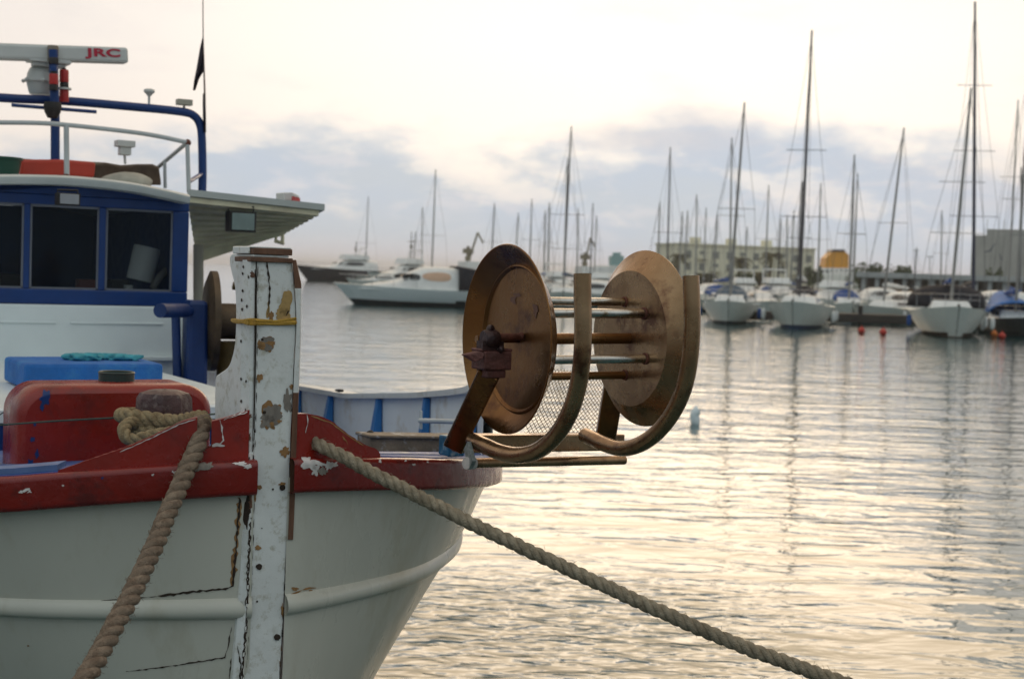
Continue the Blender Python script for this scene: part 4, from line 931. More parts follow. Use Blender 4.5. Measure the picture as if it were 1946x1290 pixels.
# turns round the bitt
zc = zt_b = CZ-.435; c = P(312, 770, 3.93); loop = []
for k in range(0, 21):
    a = -2.6 + k*(2*pi*1.0)/20; z = zfor(c.x, c.y, 806)+.004*k/2-.01
    loop.append(c.xy.to_3d()*1 + LAT*(cos(a)*.115) + AFT*(sin(a)*.105))
    loop[-1].z = z
path = loop + [P(352, 803, 3.80), P(372, 795, 3.68), P(384, 797, 3.63), P(386, 806, 3.59)]
rope(path, .040, .085, rope_pale, 'rope', 'pale rope coiled round the dark wooden bitt', 'rope', seed=4)
lp = [P(385, 790, 3.72), P(330, 800, 3.80), P(275, 803, 3.83), P(243, 806, 3.80), P(236, 822, 3.76), P(252, 836, 3.74), P(290, 828, 3.74), P(330, 822, 3.78), P(350, 835, 3.85)]
rope(lp, .036, .080, rope_pale, 'rope', 'loose pale rope bight bulging at the left of the bitt', 'rope', seed=5)
lp = [P(556, 822, 3.86), P(572, 832, 3.74), P(590, 850, 3.70), P(596, 862, 3.72), P(580, 866, 3.80)]
# float in the water
q = onZ(1323, 806, 0); h = 30/FOC*(q-CAM).length; mb = MB()
mb.tube(catmull([q+Vector((0, 0, -.05)), q+Vector((-.02, 0, .07)), q+Vector((-.03, 0, .15)), q+Vector((.01, 0, .23)), q+Vector((.03, 0, .245))], 5), [.06]*3+[.075]*12+[.068]*3+[.055, .03, .01], 14)
tag(mb.build('float', mat('float_pale', (.80, .86, .86), .5, var=.15, scale=12), smooth=True, angle=60), 'small pale blue float bobbing upright on the open water', 'float')
# ------------------------------------------------------------------ the marina across the water
gel = mat('gelcoat', (.72, .74, .68), .35, var=.05, scale=.6)
gel_top = mat('deck_white', (.76, .76, .73), .5, var=.08, scale=2)
alu = mat('alloy_mast', (.28, .27, .25), .4, metal=.5, var=.2, scale=1)
alu_dark = mat('dark_mast', (.045, .04, .045), .5, var=.2)
boot = mat('antifoul_dark', (.02, .03, .035), .6); boot_b = mat('antifoul_blue', (.02, .05, .12), .6)
canvas_b = mat('canvas_blue', (.02, .08, .28), .8, var=.2, scale=3); canvas_d = mat('canvas_dark', (.007, .007, .014), .75, var=.2, scale=3)
canvas_g = mat('canvas_grey', (.10, .14, .18), .8, var=.2, scale=3); smoked = mat('smoked_glass', (.02, .025, .03), .12)
peach = mat('peach_reflection', (.60, .38, .25), .3); wire_m = mat('rigging_wire', (.12, .12, .12), .5)  # peach: a warm reflection put into the window's base colour
teak = mat('teak', (.22, .13, .07), .7, var=.3, scale=3); dkhull = mat('navy_hull', (.02, .018, .028), .3); orange_m = mat('orange', (.55, .12, .02), .6)
class Fr:      # a boat's own frame: s along (bow positive), w across (left of the bow negative seen from astern), u up
    def __init__(f, px, d, yaw, z=0.0, py=None):
        o = P(px, 560, d) if py is None else onZ(px, py, 0); r = Vector((o.x, o.y, 0)); f.o = Vector((r.x, r.y, z))
        h = Vector((r.x, r.y, 0)).normalized(); f.s = Matrix.Rotation(yaw, 3, 'Z') @ (-h); f.w = Vector((-f.s.y, f.s.x, 0)); f.d = (r-CAM).dot(FW)
    def __call__(f, a, b, c): return f.o + f.s*a + f.w*b + Vector((0, 0, c))
def hull_mb(fr, L, B, fb, fs, boot_slot=True, full=.62, rake=.09, bh=.24):
    """lofted hull: bow at s=+L/2; returns mesh of shell with dark bottom band"""
    mb = MB(); n = 16; m = 9; rows = []
    for i in range(n+1):
        u = i/n; s = L/2 - L*u; k = (1-(1-min(1, u/full))**2.1)**.75 if u < full else 1-.22*((u-full)/(1-full))**2
        hbm = B/2*max(k, .012); sh = fb + (fs-fb)*u - .10*sin(pi*u)*fb; row = []
        for j in range(-m, m+1):
            v_ = abs(j)/m; zz = -.25 + (sh+.25)*(v_**1.15) if v_ > 0 else -.3; w = hbm*(v_**.42 if v_ > 0 else 0)
            ss = s - rake*L*(1-max(0, zz)/max(sh, .1))*max(0, 1-u*2.2); row.append(fr(ss, w*(1 if j >= 0 else -1), zz))
        rows.append(row)
    for i in range(n):
        for j in range(2*m):
            a = [rows[i][j], rows[i][j+1], rows[i+1][j+1], rows[i+1][j]]; mb.slot = 1 if max(q.z for q in a) < bh else 0
            mb.add(a, [(0, 1, 2, 3)])
    mb.slot = 0; mb.add(rows[-1], [tuple(range(2*m+1))])
    return mb, rows
def deck_mb(rows, lift=-.02):
    mb = MB(); mb.grid([[r[0]+Vector((0, 0, lift)), (r[0]+r[-1])/2+Vector((0, 0, lift+.04)), r[-1]+Vector((0, 0, lift))] for r in rows]); return mb
def cabin(fr, s0, s1, w, z0, z1, slope=.5):
    mb = MB(); ww = w*.78
    mb.hexa([fr(s0, -w/2, z0), fr(s0, w/2, z0), fr(s1, w/2, z0), fr(s1, -w/2, z0), fr(s0-slope, -ww/2, z1), fr(s0-slope, ww/2, z1), fr(s1+.1, ww/2, z1), fr(s1+.1, -ww/2, z1)]); return mb
def sailboat(label, px, d, L=10, yaw=0, top=None, B=None, fb=1.15, masts=None, mast_m=alu, canvas=None, sail=None, hullm=gel, bootm=boot, detail=2, group='sailing boats moored in the marina', mr=.085, spread=(.45,), stern=False, name='sailboat'):
    B = B or L*.31; fr = Fr(px, d, yaw + (pi if stern else 0)); fs = fb*.78
    root = empty(name, fr.o, label, 'sailboat', group)
    mb, rows = hull_mb(fr, L, B, fb, fs); mb.build('hull', [hullm, bootm], root, smooth=True, angle=22)
    deck_mb(rows).build('deck', gel_top, root)
    cb = cabin(fr, L*.14, -L*.18, B*.56, fb*.86, fb*.86+.42).build('cabin', gel_top, root, bevel=.05)
    if detail > 1:
        mb = MB()
        for sgn in (-1, 1): mb.hexa([fr(L*.06, sgn*B*.262, fb*.86+.14), fr(-L*.13, sgn*B*.262, fb*.86+.14), fr(-L*.13, sgn*B*.27, fb*.86+.13), fr(L*.06, sgn*B*.27, fb*.86+.13), fr(L*.04, sgn*B*.238, fb*.86+.30), fr(-L*.12, sgn*B*.238, fb*.86+.30), fr(-L*.12, sgn*B*.246, fb*.86+.31), fr(L*.04, sgn*B*.246, fb*.86+.31)])
        mb.build('cabin_window', smoked, cb)
    # mast between base and the pixel of its head
    mp = fr(L*.09, 0, fb*.86+.40); masts = masts or [top]
    for (tx, ty) in masts[:1]:
        dm = (mp-CAM).dot(FW); hd = P(tx, ty, dm); ax = (hd-mp)
        mb = MB(); mb.tube([mp-Vector((0, 0, .3)), mp.lerp(hd, .5), hd], [mr, mr*.95, mr*.62], 8); mo = mb.build('mast', mast_m, root, smooth=True)
        if detail > 0:
            for f in spread:
                q = mp.lerp(hd, f); sp = B*.36*(1.15-f*.6); mb = MB(); mb.tube([q-fr.w*sp, q, q+fr.w*sp], .02, 6); mb.build('spreader', mast_m, mo)
            mb = MB(); q = mp.lerp(hd, spread[0]); sp = B*.36*(1.15-spread[0]*.6); tp = mp.lerp(hd, .97)
            for sgn in (-1, 1): mb.tube([fr(L*.07, sgn*B*.43, fb*.85), q+fr.w*sgn*sp, tp], .011, 4)
            mb.tube([fr(L*.46, 0, fb), mp.lerp(hd, .96)], .014 if not sail else .05, 5); mb.tube([fr(-L*.48, 0, fs), hd], .010, 4)
            mb.build('rigging', wire_m, root)
            mb = MB(); bo = fr(L*.08, 0, fb*.86+1.25); be = fr(-L*.30, 0, fb*.86+1.2); mb.tube([bo, be], .06, 8); bm = mb.build('boom', mast_m, root, smooth=True)
            mb = MB(); mb.tube(catmull([bo+Vector((0, 0, .16)), bo.lerp(be, .3)+Vector((0, 0, .15)), be+Vector((0, 0, .07))], 5), [.16]*4+[.14]*4+[.08]*3, 8); mb.build('sail_cover', canvas or random.choice([canvas_b, canvas_g, gel_top, gel_top]), bm, smooth=True)
    if detail > 1:
        if canvas is not None:      # sprayhood
            mb = MB(); rr = []
            for k in range(6):
                a = k/5; s_ = -L*.10 - a*1.5; h = .75*sin(min(1, a*1.35)*pi/2); w = B*.30
                rr.append([fr(s_, w*cos(R(q)), fb*.86+.25+h*sin(R(q))*1.0) for q in range(0, 181, 18)])
            mb.grid(rr); mb.build('sprayhood', canvas, root, smooth=True, solid=.02)
        mb = MB(); r1_ = .010
        for z_ in (.55, .3):
            mb.tube(catmull([fr(L*.30, -B*.30, fb+z_), fr(L*.42, -B*.15, fb+z_), fr(L*.47, 0, fb+z_+.03), fr(L*.42, B*.15, fb+z_), fr(L*.30, B*.30, fb+z_)], 3), r1_, 5)
        for s_, w_ in ((.30, .30), (.42, .15), (.10, .44), (-.15, .46), (-.38, .40)):
            for sgn in (-1, 1): mb.tube([fr(L*s_, sgn*B*w_, fb*.9), fr(L*s_, sgn*B*w_, fb+.55)], r1_, 5)
        for sgn in (-1, 1): mb.tube([fr(L*.30, sgn*B*.30, fb+.55), fr(L*.10, sgn*B*.44, fb+.5), fr(-L*.15, sgn*B*.46, fb+.45), fr(-L*.38, sgn*B*.40, fb+.45)], .007, 4)
        mb.build('guard_rail', steel, root)
        mb = MB(); mb.box(fr(L*.47, 0, fb+.02), (.35, .12, .12), fr.s, fr.w); mb.tube([fr(L*.49, 0, fb), fr(L*.50, 0, fb-.15)], .03, 6); mb.build('anchor', dark_metal, root)
        for sgn, k in ((-1, .1), (1, -.12), (1, .14)):
            mb = MB(); q = fr(L*k, sgn*B*.52, fb*.45); mb.lathe([(.001, -.3), (.08, -.26), (.12, -.15), (.12, .15), (.08, .26), (.001, .3)], q, (0, 0, 1), 10); mb.build('fender', random.choice([gel_top, canvas_b, gel_top]), root, smooth=True)
    return root, fr
# first row, bow on to the camera
sailboat('white sailboat bow on, first right of the bronze net reel, dark canvas hood', 1388, 80, 10.5, R(-1), (1415, 195), B=3.15, fb=1.28, canvas=canvas_g)
sailboat('white sailboat bow on with the tall dark mast, second right of the net reel', 1522, 76, 11.5, R(-4), (1543, 58), B=3.5, fb=1.42, canvas=None, mast_m=alu_dark, bootm=boot_b, spread=(.3, .55), mr=.08)
s5, fr5 = sailboat('white sailboat bow on with a pale mast before a big black canvas awning', 1804, 71.5, 11, R(5), (1846, 168), B=3.75, fb=1.5, canvas=None, spread=(.32, .56), bootm=mat('antifoul_brown', (.06, .035, .02), .6))
mb = MB(); rr = []
for k in range(9):
    a = k/8; e = (sin(pi*min(1, max(0, a)))**.35) if 0 < a < 1 else .25
    rr.append([fr5(.5-a*3.8, 1.95*e*cos(R(q)), 1.35+(1.2+.12*sin(a*9))*e*max(0, sin(R(q)))**.55) for q in range(0, 181, 15)])
mb.grid(rr); mb.add(rr[0], [tuple(range(13))]); mb.build('awning', canvas_d, s5, smooth=True, solid=.03)
sailboat('sailboat half hidden behind the dark pontoon with a blue wrapped foresail', 1612, 96, 9.5, R(4), (1624, 294), B=3.0, fb=1.2, canvas=canvas_b, bootm=boot_b)
sailboat('low white sailboat with its pale sail slanting down behind the pontoon', 1690, 92, 10.5, R(-22), (1718, 243), B=3.2, fb=1.15, canvas=None)
sailboat('big sailboat behind the black awning with a very tall navy mast', 1845, 88, 14, R(8), (1853, 4), B=4.0, fb=1.5, canvas=canvas_d, mast_m=mat('navy_mast', (.02, .022, .05), .4), spread=(.28, .5, .72), mr=.11)
sR, frR = sailboat('dark sailboat at the right edge under a bright blue tarpaulin', 1925, 76, 9.5, R(12), (1958, 120), B=3.2, fb=1.0, canvas=canvas_b, hullm=mat('grey_hull', (.06, .065, .07), .5))
mb = MB(); rr = []
for k in range(6): rr.append([frR(1.5-k*.9, 1.5*cos(R(q))*(1-.1*k), 1.1+1.0*sin(R(q))*(.6+.12*k)) for q in range(0, 181, 20)])
mb.grid(rr); mb.build('tarpaulin', mat('tarp_blue', (.015, .13, .40), .7, var=.2, scale=2), sR, smooth=True, solid=.03)
# middle and far rows: (mast head px, py, distance, length, label)
FAR = [
 (1935, 190, 104, 12, 'sailboat with the taller pale mast in front of the grey concrete block', (.35, .62)),
 (1941, 318, 118, 10, 'sailboat with the shorter mast at the right edge before the grey block', (.5,)),
 (1391, 262, 104, 11, 'sailboat whose grey mast stands just left of the nearest tall pale mast', (.5,)),
 (1525, 345, 100, 9, 'sailboat whose dark mast ends halfway up the tallest dark mast', (.5,)),
 (1274, 280, 118, 12, 'sailboat whose mast rises behind the right horn of the net reel', (.4,)),
 (1560, 348, 118, 10, 'sailboat with a slanting backstay, mast right of the tallest dark one', (.5,)),
 (1630, 330, 130, 10, 'sailboat whose pale mast stands close behind the blue wrapped foresail', (.5,)),
 (1461, 352, 125, 10, 'sailboat whose mast stands before the palm on the cream building', (.5,)),
 (1324, 370, 128, 10, 'sailboat whose mast stands at the left end of the cream building', (.5,)),
 (1363, 408, 140, 9, 'sailboat with a short mast before the middle of the cream building', (.5,)),
 (1484, 415, 142, 9, 'sailboat with a dark short mast right of the palm trees', (.5,)),
 (1496, 408, 150, 9, 'sailboat whose short mast nearly touches the dark one beside it', (.5,)),
 (1509, 400, 145, 9, 'sailboat whose short mast stands just left of the tallest dark mast', (.5,)),
 (1254, 384, 112, 9, 'sailboat with a short spreader cross above the far reel disc', (.15,)),
 (1297, 402, 148, 9, 'sailboat with the left one of two thin masts right of the reel', (.5,)),
 (1307, 400, 152, 9, 'sailboat with the right one of two thin masts right of the reel', (.5,)),
 (1086, 240, 112, 14, 'sailboat with the tallest mast between the two reel discs', (.45,)),
 (1079, 300, 104, 11, 'sailboat whose mast nearly covers the tallest one between the discs', (.3,)),
 (1044, 385, 140, 10, 'sailboat whose mast stands just right of the near reel disc', (.5,)),
 (1036, 400, 150, 10, 'sailboat whose mast is nearest to the edge of the near reel disc', (.5,)),
 (1099, 395, 165, 10, 'sailboat with a thin mast just right of the pair between the discs', (.5,)),
 (1127, 386, 170, 10, 'sailboat with a thin mast above the gap before the far disc', (.5,)),
 (1134, 410, 185, 10, 'sailboat with the faintest mast just left of the far disc', (.5,)),
 (985, 405, 160, 10, 'sailboat with a short mast rising above the near disc, right one', (.5,)),
 (1011, 378, 170, 11, 'sailboat with a faint mast rising right of the top of the near disc', (.5,)),
 (940, 386, 165, 11, 'sailboat with a faint mast left of the top of the near disc', (.5,)),
 (828, 322, 150, 13, 'sailboat with the tall grey mast behind the white motor cruiser', (.4,)),
 (803, 393, 200, 12, 'sailboat with a faint mast left of the tall one behind the cruiser', (.5,)),
 (790, 440, 210, 10, 'sailboat with the shortest faint mast behind the cruiser cabin', (.5,)),
 (700, 374, 235, 15, 'distant sailboat with a faint mast beside the black motor yacht', (.4,)),
 (1342, 395, 160, 9, 'sailboat with a thin mast over the cream building roof, left part', (.5,)),
 (1420, 430, 165, 9, 'sailboat with a very short mast beside the round dark palm', (.5,)),
 (1742, 470, 170, 8, 'sailboat with a tiny mast over the long low quay building', (.5,)),
 (1790, 400, 150, 9, 'sailboat whose thin mast stands left of the grey concrete block', (.5,)),
]
rnd = random.Random(21)
for (tx, ty, d, L_b, lab, spr) in FAR:
    px = tx - (545-ty)*.037 + rnd.uniform(-1, 1)
    near = d < 130
    sailboat(lab, px, d, L_b, rnd.choice([0, 0, R(8), R(-10), R(15)]), (tx, ty), fb=1.05+rnd.random()*.3, detail=2 if near else 1, spread=spr, mr=.075 if near else .085,
             mast_m=rnd.choice([alu, alu, alu_dark]) if tx not in (1525,) else alu_dark, canvas=rnd.choice([None, canvas_b, canvas_g, canvas_d]) if near else None, stern=rnd.random() < .4)
# motor craft
def motor(label, px, d, L, yaw, bh=.24, B=3, fb=1.3, fs=1.0, hullm=gel, bootm=boot, fly=False, canopy_m=None, scale_h=1.0, group=None, windows=smoked, mast=0, name='motor_boat', cat='motor boat'):
    fr = Fr(px, d, yaw); root = empty(name, fr.o, label, cat, group)
    mb, rows = hull_mb(fr, L, B, fb, fs, rake=.12, bh=bh); mb.build('hull', [hullm, bootm], root, smooth=True, angle=22)
    deck_mb(rows).build('deck', gel_top, root)
    z0 = fb*.82; z1 = z0+1.0*scale_h
    mb = MB(); rr = []; hh = z1-z0
    st = [(.40, .02, .30), (.34, .10, .55), (.24, .24, .72), (.17, .30, .76), (.12, .42, .77), (.05, .78, .76), (.0, .94, .74), (-.08, 1.0, .74), (-.18, .99, .74), (-.26, .93, .74), (-.30, .86, .74)]
    for s_, h, w in st:
        rr.append([fr(L*s_, B/2*w*(1 if cos(R(q)) >= 0 else -1)*abs(cos(R(q)))**.55*(1-.20*max(0, sin(R(q)))), z0-.1+(hh*h+.1)*max(0, sin(R(q)))**.6) for q in range(0, 181, 12)])
    mb.grid(rr); mb.add(rr[-1], [tuple(range(16))])
    cb = mb.build('cabin', gel_top, root, smooth=True, angle=50); cbv = mb.bvh()
    for sgn in (-1, 1):
        for (s0_, h0_, sa, ha, wm) in ([(-.075, .56, .085, .20, windows), (.075, .52, .055, .15, smoked)] if windows is peach else [(-.03, .56, .13, .19, windows)]):
            mb = MB(); rg = []
            for q_ in (0.02, .35, .7, 1):
                row = []
                for k in range(25):
                    a = 2*pi*k/24; ca, sa_ = cos(a), sin(a); x_w = (abs(ca)**.6)*(1 if ca > 0 else -1); z_w = (abs(sa_)**.7)*(1 if sa_ > 0 else -1)*(1-.35*max(0, ca))
                    p = fr(L*(s0_+sa*q_*x_w), sgn*B*1.2, z0+hh*(h0_+ha*q_*z_w)); hit = cbv.ray_cast(p, -fr.w*sgn); row.append((hit[0] if hit[0] else p-fr.w*sgn*B*.85)+fr.w*sgn*.02)
                rg.append(row)
            mb.grid(rg); mb.build('cabin_window', wm, cb)
    if fly:
        f = cabin(fr, L*.05, -L*.22, B*.6, z1, z1+.5*scale_h, .3).build('flybridge', gel_top, root, bevel=.05)
        mb = MB(); mb.tube([fr(-L*.15, -B*.3, z1), fr(-L*.18, -B*.3, z1+1.2*scale_h), fr(-L*.18, B*.3, z1+1.2*scale_h), fr(-L*.15, B*.3, z1)], .08, 6); mb.build('radar_arch', gel_top, root)
    if mast:
        mb = MB(); mb.tube([fr(-L*.1, 0, z1), fr(-L*.1, 0, z1+mast)], .07, 6); mb.tube([fr(-L*.1, -.7, z1+mast*.7), fr(-L*.1, .7, z1+mast*.7)], .05, 5); mb.blob(fr(-L*.1, 0, z1+mast*.55), .25, 3, 6); mb.build('mast', alu, root)
    if canopy_m:
        mb = MB(); rr = []
        for s_, h in ((-.20, 1.05), (-.28, .98), (-.40, .80), (-.46, .45)):
            rr.append([fr(L*s_, B*.42*cos(R(q)), fs*.9+(z1-fs*.9)*h*min(1, sin(R(q))*1.9)) for q in range(0, 181, 15)])
        mb.grid(rr); mb.build('cockpit_canopy', canopy_m, root, smooth=True, solid=.03)
    mb = MB()
    mb.tube(catmull([fr(L*.05, -B*.45, fb+.35), fr(L*.30, -B*.33, fb+.5), fr(L*.47, 0, fb+.55), fr(L*.30, B*.33, fb+.5), fr(L*.05, B*.45, fb+.35)], 4), .02, 5)
    for s_, w_ in ((.05, .45), (.18, .40), (.30, .33), (.40, .2)):
        for sgn in (-1, 1): mb.tube([fr(L*s_, sgn*B*w_, fb*.85), fr(L*s_, sgn*B*w_, fb+.45)], .015, 4)
    mb.build('bow_rail', steel, root); return root, fr
cr, frc = motor('white motor cruiser with a peach oval window and black cockpit canopy, lying left', 797, 92, 11.2, R(-77), B=3.5, fb=1.35, fs=1.1, canopy_m=canvas_d, hullm=mat('bright_gel', (.90, .93, .91), .3, var=.03), windows=peach, scale_h=1.45, bh=.42)
mb = MB(); rr = []
for s_, z in ((.44, 1.16), (.3, .95), (.1, .78), (-.2, .66), (-.5, .60)):
    pass
# dark waterline stripe is the antifouling band of the hull; red ensign at the stern
mb = MB(); q = frc(-5.0, .2, 2.1); mb.tube([q-Vector((0, 0, .9)), q+Vector((0, 0, .35))], .02, 5); mb.build('flag_pole', steel, cr)
mb = MB(); mb.grid([[q+Vector((.1*k, .02*sin(k*2), .3-.06*k)) , q+Vector((.1*k, .02*sin(k*2), -.2-.06*k))] for k in range(6)]); tag(mb.build('flag', mat('flag_red', (.35, .02, .02), .8), solid=.01), 'small red flag at the stern of the white cruiser', 'flag')
motor('black hulled motor yacht with white upper works, farthest left', 655, 232, 17, R(-70), B=4.6, fb=2.5, fs=2.0, hullm=dkhull, fly=True, scale_h=1.6, mast=3.0, name='motor_yacht', cat='motor yacht')
motor('white trawler yacht with flybridge behind the cruiser cabin', 765, 185, 12, R(-50), B=4.2, fb=1.9, fs=1.5, fly=True, scale_h=1.5, mast=4.2, name='motor_yacht', cat='motor yacht')
motor('small white boat between the black yacht and the cruiser bow', 722, 165, 8, R(-80), B=2.7, fb=1.1, fs=.9, scale_h=.8)
motor('white boat with an orange bundle behind the cruiser roof', 790, 150, 8, R(-75), B=2.7, fb=1.2, fs=.9, scale_h=.7, windows=orange_m)
motor('white motor boat seen right behind the near reel disc', 1065, 132, 9.5, R(20), B=3.3, fb=1.4, fs=1.1, fly=True)
motor('white motor boat low between the two reel discs', 1110, 112, 8.5, R(-65), B=3, fb=1.2, fs=1.0)
motor('white motor boat in the gap left of the far reel disc', 1140, 140, 9, R(-15), B=3.2, fb=1.4, fs=1.1, fly=True)
motor('white motor boat with a dark windscreen right of the black awning', 1878, 98, 9.5, R(-62), B=3.3, fb=1.35, fs=1.1, fly=False, scale_h=1.2)
motor('small white boat packed between the first two sailboats', 1449, 98, 7.5, R(10), B=2.6, fb=1.1, fs=.9, scale_h=.8)
motor('white flybridge boat behind the gap right of the first sailboat', 1480, 122, 10, R(15), B=3.4, fb=1.5, fs=1.2, fly=True, windows=canvas_b)
motor('white boat with blue windows left of the blue wrapped foresail', 1578, 110, 9, R(-30), B=3.1, fb=1.35, fs=1.1, fly=True, windows=canvas_b)
motor('white boat behind the slanting sail by the low building', 1655, 125, 9, R(-40), B=3.1, fb=1.3, fs=1.1, scale_h=1.1)
motor('white boat moored just left of the black awning boat', 1735, 105, 8.5, R(30), B=3, fb=1.2, fs=1.0, scale_h=1.0)
motor('white boat tucked beside the first sailboat, close to the reel horn', 1345, 112, 8.5, R(-12), B=3, fb=1.3, fs=1.0, scale_h=1.0)
motor('white boat with a flybridge before the palm trees', 1415, 128, 9.5, R(8), B=3.3, fb=1.4, fs=1.1, fly=True)
# working boats with derricks
def derrick_boat(label, px, d, top, tip, hook):
    fr = Fr(px, d, R(-60)); root = empty('work_boat', fr.o, label, 'work boat', 'work boats with derricks')
    mb, rows = hull_mb(fr, 12, 4, 1.8, 1.3); mb.build('hull', [gel, boot], root, smooth=True, merge=True); deck_mb(rows).build('deck', teak, root)
    cabin(fr, 1, -3.5, 2.6, 1.5, 3.6, .2).build('wheelhouse', gel_top, root, bevel=.05)
    b = fr(0, 0, 1.5); dm = (b-CAM).dot(FW); mb = MB(); mb.tube([b, P(top[0], top[1], dm)], .22, 8); t_ = P(top[0], top[1], dm); mb.box(t_-Vector((0, 0, .6)), (1.3, .6, .6)); mb.box(t_-Vector((0, 0, 1.5)), (.7, .7, .5)); m_ = mb.build('mast', mat('derrick_tan', (.24, .20, .13), .6, var=.3, scale=.8), root)
    mb = MB(); j = b.lerp(t_, .45); mb.tube([j, P(tip[0], tip[1], dm)], .13, 7); mb.tube([P(tip[0], tip[1], dm), P(hook[0], hook[1], dm)], .12, 6); mb.build('derrick', MATS['derrick_tan'], m_)
derrick_boat('work boat with a bent derrick just left of the near reel disc', 887, 175, (890, 468), (908, 442), (918, 462))
derrick_boat('work boat with a tan derrick between the two reel discs', 1108, 190, (1112, 480), (1122, 452), (1132, 472))
# pontoons
pont = mat('pontoon', (.05, .04, .033), .8, var=.3, scale=.7)
def pontoon(x0, x1, d, h, label):
    a = P(x0, 600, d); b = P(x1, 600, d+1.5); a.z = b.z = 0; dd = (b-a); L0 = dd.length; dd.normalize(); nn = Vector((-dd.y, dd.x, 0))
    mb = MB(); mb.box((a+b)/2+nn*1.3+Vector((0, 0, h/2+.06)), (L0, 2.6, h-.12), dd, nn); root = mb.build('pontoon', pont, bevel=.03, origin=(a+b)/2)
    tag(root, label, 'pontoon')
    k = 0
    while k*6+2 < L0:
        mb = MB(); q = a+dd*(k*6+2)+nn*.3; mb.tube([q+Vector((0, 0, -.4)), q+Vector((0, 0, h+.5))], .14, 8); mb.build('pile', dark_metal, root); k += 1
pontoon(1437, 1470, 82, .6, 'short dark stretch of pontoon between the first two sailboats')
pontoon(1582, 1738, 83.5, .62, 'long dark pontoon behind the two red buoys')
pontoon(1872, 1990, 79, .6, 'dark pontoon under the blue tarpaulin at the right edge')
# buoys
for px, py, m_, lab in ((1637, 634, 'buoy_red', 'small red buoy before the pontoon, left one of the two'), (1678, 637, 'buoy_red', 'small red buoy before the pontoon, right one of the two'), (1889, 640, 'buoy_orange', 'orange buoy right of the sailboat with the black awning'), (1904, 644, 'buoy_red', 'red buoy beside the orange one at the right')):
    q = onZ(px, py, 0); mb = MB(); mb.blob(q+Vector((0, 0, .14)), .17, 2, 10, .02); mb.tube([q+Vector((0, 0, .28)), q+Vector((0, 0, .38))], .04, 6)
    tag(mb.build('buoy', mat('buoy_red', (.50, .035, .02), .5) if m_ == 'buoy_red' else mat('buoy_orange', (.6, .16, .02), .5), smooth=True), lab, 'buoy', 'mooring buoys')
# ------------------------------------------------------------------ shore
def pos(px, d, z=0): q = P(px, 540, d); q.z = z; return q
land = mat('shore_ground', (.20, .18, .15), .9, var=.2, scale=.1)
mb = MB(); A0, A1 = pos(1225, 196, 0), pos(2250, 176, 0)
mb.hexa([A0+Vector((0, 0, -1)), A1+Vector((0, 0, -1)), A1+Vector((60, 260, -1)), A0+Vector((20, 260, -1)), A0+Vector((0, 0, 1.3)), A1+Vector((0, 0, 1.3)), A1+Vector((60, 260, 1.3)), A0+Vector((20, 260, 1.3))])
tag(mb.build('ground', land), None, None, kind='structure')
def ztop(px, py, d): return P(px, py, d).z
# cream building
cream = mat('cream_wall', (.74, .71, .55), .8, var=.08, scale=.3); shut = mat('window_dark', (.22, .23, .21), .4, var=.3)
d = 262; a = pos(1292, d, 1.3); b = pos(1546, d+8, 1.3); dd = (b-a); Lb = dd.length; dd.normalize(); nn = Vector((-dd.y, dd.x, 0)); zt = ztop(1400, 468, d)
root = empty('building', (a+b)/2, 'three storey cream building with rows of small windows behind the palms', 'building')
mb = MB(); mb.box((a+b)/2+nn*6+Vector((0, 0, (zt-1.3)/2)), (Lb, 12, zt-1.3), dd, nn); wo = mb.build('wall', cream, root)
mb = MB(); mb.box((a+b)/2+nn*6+Vector((0, 0, zt-1.3+.15)), (Lb+.5, 12.5, .3), dd, nn)
for k in (.18, .45, .72): mb.box(a+dd*Lb*k+nn*5+Vector((0, 0, zt-1.3+.9)), (1.6, 1.6, 1.3), dd, nn)
mb.build('roof', cream, root)
for r_ in range(3):
    for k in range(10):
        q = a+dd*(Lb*(k+.55)/10)+Vector((0, 0, 1.2+r_*(zt-2.0)/3)); mb = MB(); mb.box(q+nn*-.02, (1.1, .12, 1.3), dd, nn); w_ = mb.build('window', shut, wo)
        if (k+r_) % 3 == 0: mb = MB(); mb.box(q-nn*.5+Vector((0, 0, -.75)), (2.0, 1.0, .15), dd, nn); mb.box(q-nn*.97+Vector((0, 0, -.35)), (2.0, .06, .7), dd, nn); mb.build('balcony', cream, wo)
# long low quay building with dark openings
d = 188; a = pos(1628, d, 1.3); b = pos(2010, d-12, 1.3); dd = (b-a); Lb = dd.length; dd.normalize(); nn = Vector((-dd.y, dd.x, 0)); zt = ztop(1700, 519, d)
conc = mat('pale_concrete', (.40, .41, .40), .85, var=.15, scale=.4)
root = empty('quay_building', (a+b)/2, 'long low grey arcade with dark openings along the shore at the right', 'building')
mb = MB(); mb.box((a+b)/2+nn*4+Vector((0, 0, zt-1.3-.35)), (Lb, 9, .7), dd, nn); mb.build('roof', conc, root, bevel=.03)
mb = MB(); mb.box((a+b)/2+nn*4+Vector((0, 0, (zt-2.0)/2)), (Lb, 5, zt-2.0), dd, nn); mb.build('wall', mat('recess_shade', (.07, .055, .045), .9, var=.4, scale=.3), root)  # shade inside the arcade openings put into the back wall's colour
for k in range(14): mb = MB(); mb.box(a+dd*(Lb*(k+.5)/14)+nn*.2+Vector((0, 0, (zt-2.0)/2)), (.5, .5, zt-2.0), dd, nn); mb.build('column', conc, root)
for k in range(14):
    if k % 3 != 1: mb = MB(); mb.box(a+dd*(Lb*(k+1.0)/14)+nn*1.2+Vector((0, 0, .45)), (Lb/14*.6, .3, .9), dd, nn); mb.build('counter', random.choice([conc, teak, gel_top]), root)
